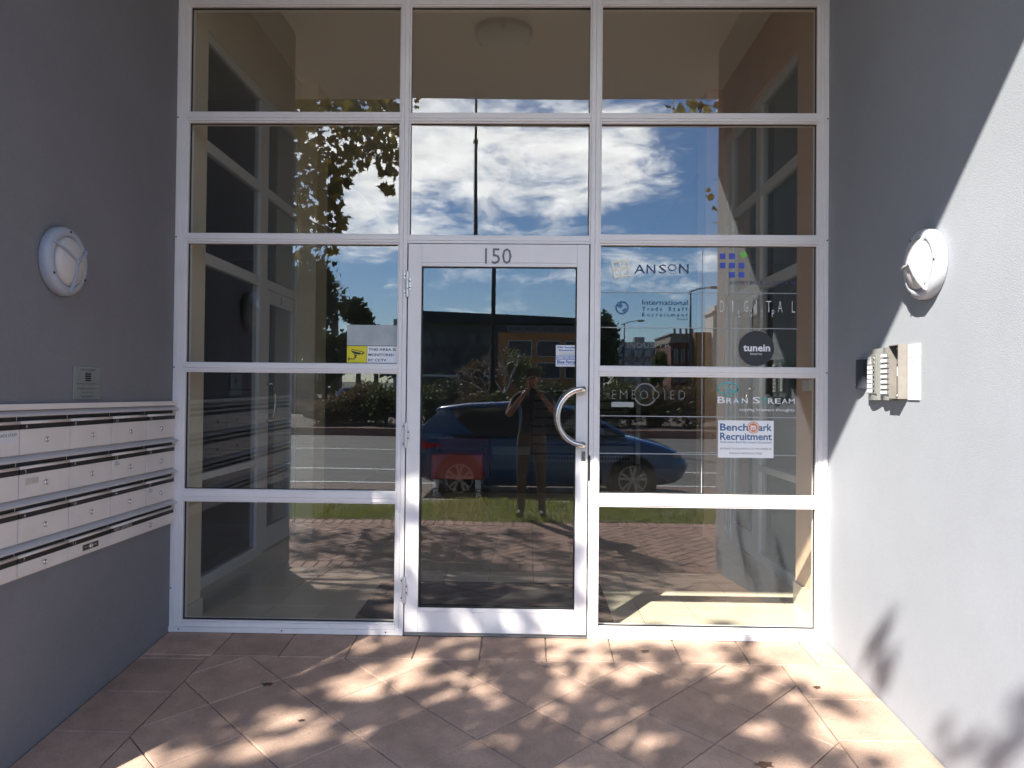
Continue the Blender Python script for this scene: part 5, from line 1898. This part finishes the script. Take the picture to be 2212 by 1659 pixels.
# ---- cars
def car(label, x0, y_c, z0, paint, facing=1, group=None):
    """a five-door hatchback, nose towards +X; y_c is its centre line"""
    root_ = thing('parked_car', label, 'car', (x0 + 2.17, y_c, z0), group)
    K = 1.035
    T = lambda X, Y, Z: (x0 + X * K, y_c + Y, z0 + Z)
    # lower body
    st_ = [(0.00, .62, .80, .60), (.04, .50, .92, .70), (.14, .34, .985, .80), (.40, .24, 1.00, .855), (.75, .20, .99, .875), (1.4, .19, .97, .88), (2.2, .19, .955, .88), (2.9, .19, .955, .88),
           (3.30, .20, .965, .872), (3.6, .21, .90, .86), (3.9, .22, .825, .83), (4.12, .25, .74, .76), (4.26, .32, .64, .66), (4.33, .42, .55, .52)]
    b_ = MB()
    rings = []
    for (X, zb, zt, w) in st_:
        pr = [(0, zb), (w * .8, zb), (w * .97, zb + .09), (w, zb + (zt - zb) * .38), (w * 1.0, zb + (zt - zb) * .66), (w * .97, zb + (zt - zb) * .90), (w * .90, zt - .008), (w * .6, zt + .012), (0, zt + .02)]
        full = [(p[0], p[1]) for p in pr] + [(-p[0], p[1]) for p in pr[-2:0:-1]]
        rings.append([b_.P(T(X, p[0], p[1])) for p in full])
    for i in range(len(rings) - 1):
        n_ = len(rings[i])
        for k in range(n_):
            b_.f.append([rings[i][k], rings[i][(k + 1) % n_], rings[i + 1][(k + 1) % n_], rings[i + 1][k]])
    b_.f += [rings[0][::-1], rings[-1]]
    body = b_.build('body', paint, root_, smooth=True)
    ORG[body.name] = ORG[root_.name]
    # greenhouse
    gst = [(.16, .985, 1.01, .74, .70), (.34, .985, 1.17, .76, .64), (.55, .985, 1.36, .78, .60), (.95, .98, 1.43, .80, .60), (1.6, .965, 1.462, .81, .61), (2.2, .96, 1.45, .81, .61), (2.55, .96, 1.37, .81, .61), (2.95, .96, 1.19, .80, .66), (3.35, .96, .985, .78, .74)]
    g_ = MB()
    rr2 = []
    for (X, zb, zt, wb_, wt) in gst:
        full = [(-wb_, zb), (wb_, zb), (wt + .03, zt - .05 * min(1, (zt - zb) * 4)), (wt - .06, zt), (-wt + .06, zt), (-wt - .03, zt - .05 * min(1, (zt - zb) * 4))]
        rr2.append([g_.P(T(X, p[0], p[1])) for p in full])
    for i in range(len(rr2) - 1):
        for k in range(6):
            g_.f.append([rr2[i][k], rr2[i][(k + 1) % 6], rr2[i + 1][(k + 1) % 6], rr2[i + 1][k]])
    g_.f += [rr2[0][::-1], rr2[-1]]
    g_.build('windows', mat('car_glass', (.012, .012, .013), .06), root_)
    # roof skin with spoiler lip, pillars
    r_ = MB()
    rst = [(.46, 1.375, .58), (.52, 1.395, .62), (.95, 1.448, .645), (1.6, 1.478, .655), (2.2, 1.466, .65), (2.5, 1.40, .64)]
    tp, bt_ = [], []
    for (X, z, w) in rst:
        tp.append([r_.P(T(X, p * w, z - .025 * abs(p) ** 3)) for p in (-1, -.6, 0, .6, 1)])
        bt_.append([r_.P(T(X, p * w, z - .045 - .03 * abs(p) ** 3)) for p in (-1, -.6, 0, .6, 1)])
    for i in range(len(rst) - 1):
        for k in range(4):
            r_.f.append([tp[i][k], tp[i][k + 1], tp[i + 1][k + 1], tp[i + 1][k]])
            r_.f.append([bt_[i][k + 1], bt_[i][k], bt_[i + 1][k], bt_[i + 1][k + 1]])
        r_.f.append([tp[i][0], tp[i + 1][0], bt_[i + 1][0], bt_[i][0]])
        r_.f.append([tp[i][4], bt_[i][4], bt_[i + 1][4], tp[i + 1][4]])
    for i in (0, -1):
        for k in range(4):
            r_.f.append([tp[i][k], bt_[i][k], bt_[i][k + 1], tp[i][k + 1]])
    r_.build('roof', paint, root_, smooth=True)
    for s_ in (-1, 1):
        p_ = MB()
        p_.tube([T(2.48, .635 * s_, 1.385), T(2.95, .70 * s_, 1.185), T(3.36, .77 * s_, .985)], [.035, .035, .035], 8)
        # broad rear quarter pillar
        q0 = [T(.36, .70 * s_, 1.17), T(.22, .765 * s_, .985), T(1.05, .832 * s_, .985), T(.84, .760 * s_, 1.16), T(.66, .675 * s_, 1.38), T(.54, .64 * s_, 1.36)]
        p_.f.append([p_.P(p) for p in q0])
        p_.tube([T(1.72, .66 * s_, 1.43), T(1.76, .835 * s_, .97)], [.028, .03], 6)
        p_.build('pillar', paint, root_)
        # wheel arches, wheels
        for X in (.86, 3.46):
            a_ = MB(Matrix(((1, 0, 0, x0 + X * K), (0, 0, s_, y_c), (0, 1, 0, z0 + .315), (0, 0, 0, 1))))
            a_.lathe([(0, .60), (.375, .60), (.375, .884), (0, .884)], n=32)
            a_.build('wheel_arch', mat('arch_black', (.008, .008, .008), .9), root_)
            wq = MB(Matrix(((1, 0, 0, x0 + X * K), (0, 0, s_, y_c), (0, 1, 0, z0 + .315), (0, 0, 0, 1))))
            wq.lathe([(.215, .70), (.30, .70), (.316, .73), (.316, .87), (.30, .897), (.235, .899), (.215, .885), (.215, .70)], n=36)
            wh = wq.build('wheel', mat('tyre', (.016, .016, .016), .85), root_, smooth=False)
            ORG[wh.name] = ORG[root_.name]
            rm_ = MB(Matrix(((1, 0, 0, x0 + X * K), (0, 0, s_, y_c), (0, 1, 0, z0 + .315), (0, 0, 0, 1))))
            rm_.lathe([(.198, .895), (.216, .898), (.216, .87), (.198, .87), (.198, .895)], n=36)
            for k in range(5):
                for off in (-.16, .16):
                    a = 2 * math.pi * k / 5 + .3
                    a1_, a2_ = a + off * .6, a + off * 1.35
                    c1, c2 = Vector((math.cos(a1_), math.sin(a1_))) * .045, Vector((math.cos(a2_), math.sin(a2_))) * .205
                    n_ = Vector((-(c2 - c1).y, (c2 - c1).x)).normalized()
                    rm_.prism([tuple(c1 + n_ * .016), tuple(c2 + n_ * .020), tuple(c2 - n_ * .020), tuple(c1 - n_ * .016)], .872, .893)
            rm_.lathe([(0, .898), (.05, .895), (.055, .872)], n=16)
            rm_.build('rim', mat('alloy', (.38, .38, .39), .3, metal=.8), wh)
        # lights
        MB().prism_x([(y_c + s_ * .60, z0 + .74), (y_c + s_ * .835, z0 + .76), (y_c + s_ * .84, z0 + .90), (y_c + s_ * .62, z0 + .90)], x0 + .06, x0 + .34).build('tail_light', mat('red_lens', (.55, .015, .015), .12), root_, bevel=.03)
        tl_ = MB()
        tl_.f.append([tl_.P(T(.28, .862 * s_, .86)), tl_.P(T(.28, .862 * s_, .76)), tl_.P(T(.66, .884 * s_, .82))])
        tl_.build('tail_light_wing', mat('red_lens', (.55, .015, .015), .12), root_)
        MB().prism_x([(y_c + s_ * .50, z0 + .60), (y_c + s_ * .755, z0 + .63), (y_c + s_ * .77, z0 + .72), (y_c + s_ * .56, z0 + .69)], x0 + 3.98 * K, x0 + 4.2 * K).build('headlight', mat('clear_lens', (.4, .42, .45), .08), root_, bevel=.03)
        MB().ball(T(2.95, .97 * s_, 1.03), (.09, .10, .07), 12, 8).build('wing_mirror', paint, root_, smooth=True)
        for X in (1.45, 2.35):
            MB().box(x0 + X * K, x0 + X * K + .17, y_c + s_ * .878, y_c + s_ * .905, z0 + .80, z0 + .83).build('door_handle', paint, root_, bevel=.008)
        d_ = MB()
        for X in (1.0, 1.92, 3.02):
            d_.box(x0 + X * K, x0 + X * K + .006, y_c + s_ * .70, y_c + s_ * .8835, z0 + .30, z0 + .93)
        d_.build('door_gap', BLACK, root_)
        MB().box(x0 + .75 * K, x0 + 3.35 * K, y_c + s_ * .80, y_c + s_ * .89, z0 + .955, z0 + .975).build('belt_trim', BLACK, root_)
    MB().box(x0 - .012, x0 + .05, y_c - .26, y_c + .26, z0 + .60, z0 + .71).build('number_plate', PAPER, root_)
    MB().tube([T(.75, 0, 1.42), T(.50, 0, 1.60)], [.006, .003], 5).build('aerial', BLACK, root_)
    return root_


BLUEP = mat('blue_car_paint', (.010, .075, .235), .3, coat=1.0)
car('bright blue hatchback parked at the kerb behind the photographer', -1.966, -7.86, ROAD, BLUEP)
car('red hatchback on the far side of the median at the left', street(700, 860, 30).x - 4.3, -31.0, ROAD, mat('red_car_paint', (.25, .02, .02), .25, coat=1.0))
car('silver hatchback beyond the median behind the door handle', street(1170, 850, 30).x, -31.0, ROAD, mat('silver_car_paint', (.55, .56, .57), .3, metal=.6, coat=1.0))
car('white hatchback beyond the median at the far left', street(840, 850, 34).x - 3.0, -34.2, ROAD, mat('white_car_paint', (.75, .75, .75), .3, coat=1.0))

# ------------------------------------------------------------------ the photographer
def skin(name, verts, edges, radii, sub=2, root=0):
    me = bpy.data.meshes.new(name)
    me.from_pydata(verts, edges, [])
    ob = bpy.data.objects.new(name, me)
    col.objects.link(ob)
    ob.modifiers.new('skin', 'SKIN')
    for i, r_ in enumerate(radii):
        sv = me.skin_vertices[0].data[i]
        sv.radius = r_ if isinstance(r_, tuple) else (r_, r_)
        sv.use_root = (i == root)
    sd_ = ob.modifiers.new('sub', 'SUBSURF')
    sd_.levels = sub
    sd_.render_levels = sub
    dg = bpy.context.evaluated_depsgraph_get()
    out = bpy.data.meshes.new_from_object(ob.evaluated_get(dg))
    bpy.data.objects.remove(ob)
    return out


PX, PY, PZ = 0.02, -4.66, -0.145
V_, E2, RD = [], [], []


def nd(p, r_, link=None):
    V_.append((PX + p[0], PY + p[1], PZ + p[2]))
    RD.append(r_)
    if link is not None:
        E2.append((link, len(V_) - 1))
    return len(V_) - 1


pel = nd((0, 0, .96), (.155, .115))
wai = nd((0, .005, 1.12), (.145, .105), pel)
che = nd((0, .0, 1.33), (.170, .115), wai)
sho = nd((0, .0, 1.45), (.125, .09), che)
nek = nd((0, .005, 1.53), .050, sho)
hea = nd((0, .03, 1.635), (.074, .088), nek)
hd2 = nd((0, .035, 1.71), (.072, .086), hea)
for s_ in (-1, 1):
    h1 = nd((.10 * s_, 0, .88), .098, pel)
    k1 = nd((.115 * s_, .02, .50), .062, h1)
    c1 = nd((.12 * s_, -.005, .36), .062, k1)
    a1 = nd((.125 * s_, -.01, .11), .046, c1)
    f1 = nd((.13 * s_, .03, .045), .046, a1)
    f2_ = nd((.145 * s_, .15, .035), .038, f1)
    s1 = nd((.185 * s_, .0, 1.425), .066, sho)
    e1 = nd((.29 * s_, .07, 1.20), .045, s1)
    w1 = nd((.115 * s_, .275, 1.44), .030, e1)
    p1 = nd((.085 * s_, .305, 1.485), .034, w1)
body_me = skin('person', V_, E2, RD, sub=3)
fm_ = MB()
# hands: fingers wrapped round the edges of the phone
hands = []
for s_ in (-1, 1):
    pc = Vector((PX + .085 * s_, PY + .305, PZ + 1.485))
    for k in range(4):
        L_ = (.062, .072, .068, .052)[k]
        p0 = pc + Vector((-.004 * s_, .0, .034 - k * .021))
        p1_ = p0 + Vector((-.008 * s_, .020, .008)) * (L_ / .06)
        p2_ = p1_ + Vector((-.026 * s_, .009, .004)) * (L_ / .06)
        fm_.tube([p0, p1_, p2_, p2_ + Vector((-.015 * s_, -.004, 0))], [.0098, .0090, .0082, .006], 8)
    p0 = pc + Vector((-.004 * s_, -.012, .030))
    fm_.tube([p0, p0 + Vector((-.022 * s_, -.006, .022)), p0 + Vector((-.046 * s_, .004, .032))], [.0115, .010, .0075], 8)
# face
hc = Vector((PX, PY + .04, PZ + 1.66))
fm_.ball(tuple(hc + Vector((0, .012, -.058))), (.052, .056, .036), 14, 10)
fm_.tube([hc + Vector((0, .088, .035)), hc + Vector((0, .112, -.002)), hc + Vector((0, .09, -.012))], [.008, .014, .012], 8)
for s_ in (-1, 1):
    fm_.ball(tuple(hc + Vector((.084 * s_, -.005, .0))), (.012, .024, .033), 10, 8)
fm_.tube([hc + Vector((-.024, .086, -.042)), hc + Vector((0, .094, -.043)), hc + Vector((.024, .086, -.042))], [.004, .007, .004], 6)
SKINM = mat('skin', (.42, .24, .17), .5)
SHIRT = mat('dark_shirt', (.045, .042, .042), .85, var=.15, scale=12)
TROU = mat('olive_trousers', (.13, .105, .07), .85, var=.15, scale=12)
BOOT = mat('dark_boots', (.03, .025, .022), .7)
bm = bmesh.new()
bm.from_mesh(body_me)
tmp = fm_.mesh('face')
bm2n = len(bm.faces)
bm.from_mesh(tmp)
bm.faces.ensure_lookup_table()
for i, f in enumerate(bm.faces):
    f.smooth = True
    c = f.calc_center_median()
    zz, rx_ = c.z - PZ, abs(c.x - PX)
    if i >= bm2n:
        f.material_index = 0
    elif zz < .115:
        f.material_index = 3
    elif zz < .99 and rx_ < .27 and c.y - PY < .18:
        f.material_index = 2
    elif zz < 1.50 and rx_ < .245 and c.y - PY < .13:
        f.material_index = 1
    else:
        f.material_index = 0
pm = bpy.data.meshes.new('person')
bm.to_mesh(pm)
bm.free()
for m in (SKINM, SHIRT, TROU, BOOT):
    pm.materials.append(m)
per = bpy.data.objects.new('person', pm)
col.objects.link(per)
tag(per, 'photographer in dark T-shirt and olive trousers holding up a phone, reflected in the door', 'person')
ORG[per.name] = (0, 0, 0)
hb_ = MB()
for k in range(1500):
    v_ = Vector((rng.gauss(0, 1), rng.gauss(-.25, 1), abs(rng.gauss(.35, .8)))).normalized()
    if v_.y > .15 and v_.z < .62:
        continue
    c = hc + Vector((v_.x * .086, v_.y * .098 - .012, .022 + v_.z * .100))
    e_ = c + Vector((v_.x * .006 + rng.gauss(0, .010), v_.y * .006 - .010 + rng.gauss(0, .010), .002 + rng.gauss(0, .007)))
    sd2 = v_.orthogonal().normalized() * .006
    hb_.f.append([hb_.P(c - sd2), hb_.P(c + sd2), hb_.P(e_)])
hb_.ball(tuple(hc + Vector((0, -.030, .050))), (.081, .082, .076), 16, 10)
hb_.build('hair', mat('brown_hair', (.09, .055, .03), .7), per, recalc=False)
for s_ in (-1, 1):
    MB().ball(tuple(hc + Vector((.030 * s_, .070, .018))), .011, 8, 6).build('eye', mat('eye', (.3, .28, .26), .2), per)
ph_ = MB().box(PX - .073, PX + .073, PY + .318, PY + .326, PZ + 1.47, PZ + 1.545).build('phone', BLACK, bevel=.003)
tag(ph_, 'black phone held sideways by the photographer', 'phone')

# ------------------------------------------------------------------ small litter on the paving
lt = MB()
for (x, y) in ((-1.28, -0.40), (-1.05, -0.86), (0.62, -0.16), (1.46, -0.52), (0.3, -1.0), (1.2, -0.9)):
    pass
for k, (x, y, s_, lab) in enumerate(((-1.27, -0.62, .035, 'small curled dead leaf on the shaded pavers at left'), (-1.0, -0.95, .02, 'tiny dark twig scrap on the pavers at left'),
                                     (0.66, -0.17, .03, 'small tan dead leaf on the front row of pavers'), (0.98, -1.22, .045, 'dark dry leaf at the front edge of the pavers'), (1.45, -0.55, .025, 'small brown leaf scrap on the right pavers'))):
    m_ = MB()
    z_ = ramp_z(x, y) + .004
    cen = m_.P((x, y, z_ + .004))
    ring = [m_.P((x + s_ * math.cos(a) * (1 if i % 2 else .6), y + s_ * .7 * math.sin(a) * (1 if i % 2 else .55), z_ + .004 * (i % 3) * .6)) for i, a in enumerate([2 * math.pi * q / 10 for q in range(10)])]
    for i in range(10):
        m_.f.append([cen, ring[i], ring[(i + 1) % 10]])
    o_ = m_.build('fallen_leaf', mat('dead_leaf', (.10, .055, .03), .8, var=.3, scale=40), recalc=False)
    tag(o_, lab, 'leaf')
b = MB()
for k in range(420):
    x, y = rng.uniform(LX + .03, RX - .03), rng.uniform(-1.6, -.01)
    s_ = rng.uniform(.0015, .0045)
    z_ = ramp_z(x, y) + .001
    a = rng.uniform(0, 6.28)
    b.f.append([b.P((x + s_ * math.cos(a + q * 2.1), y + s_ * math.sin(a + q * 2.1), z_ + (.002 if q == 0 else 0.0005))) for q in range(3)])
stuff(b.build('paving_grit', mat('grit', (.13, .09, .06), .9, var=.5, scale=30), recalc=False))
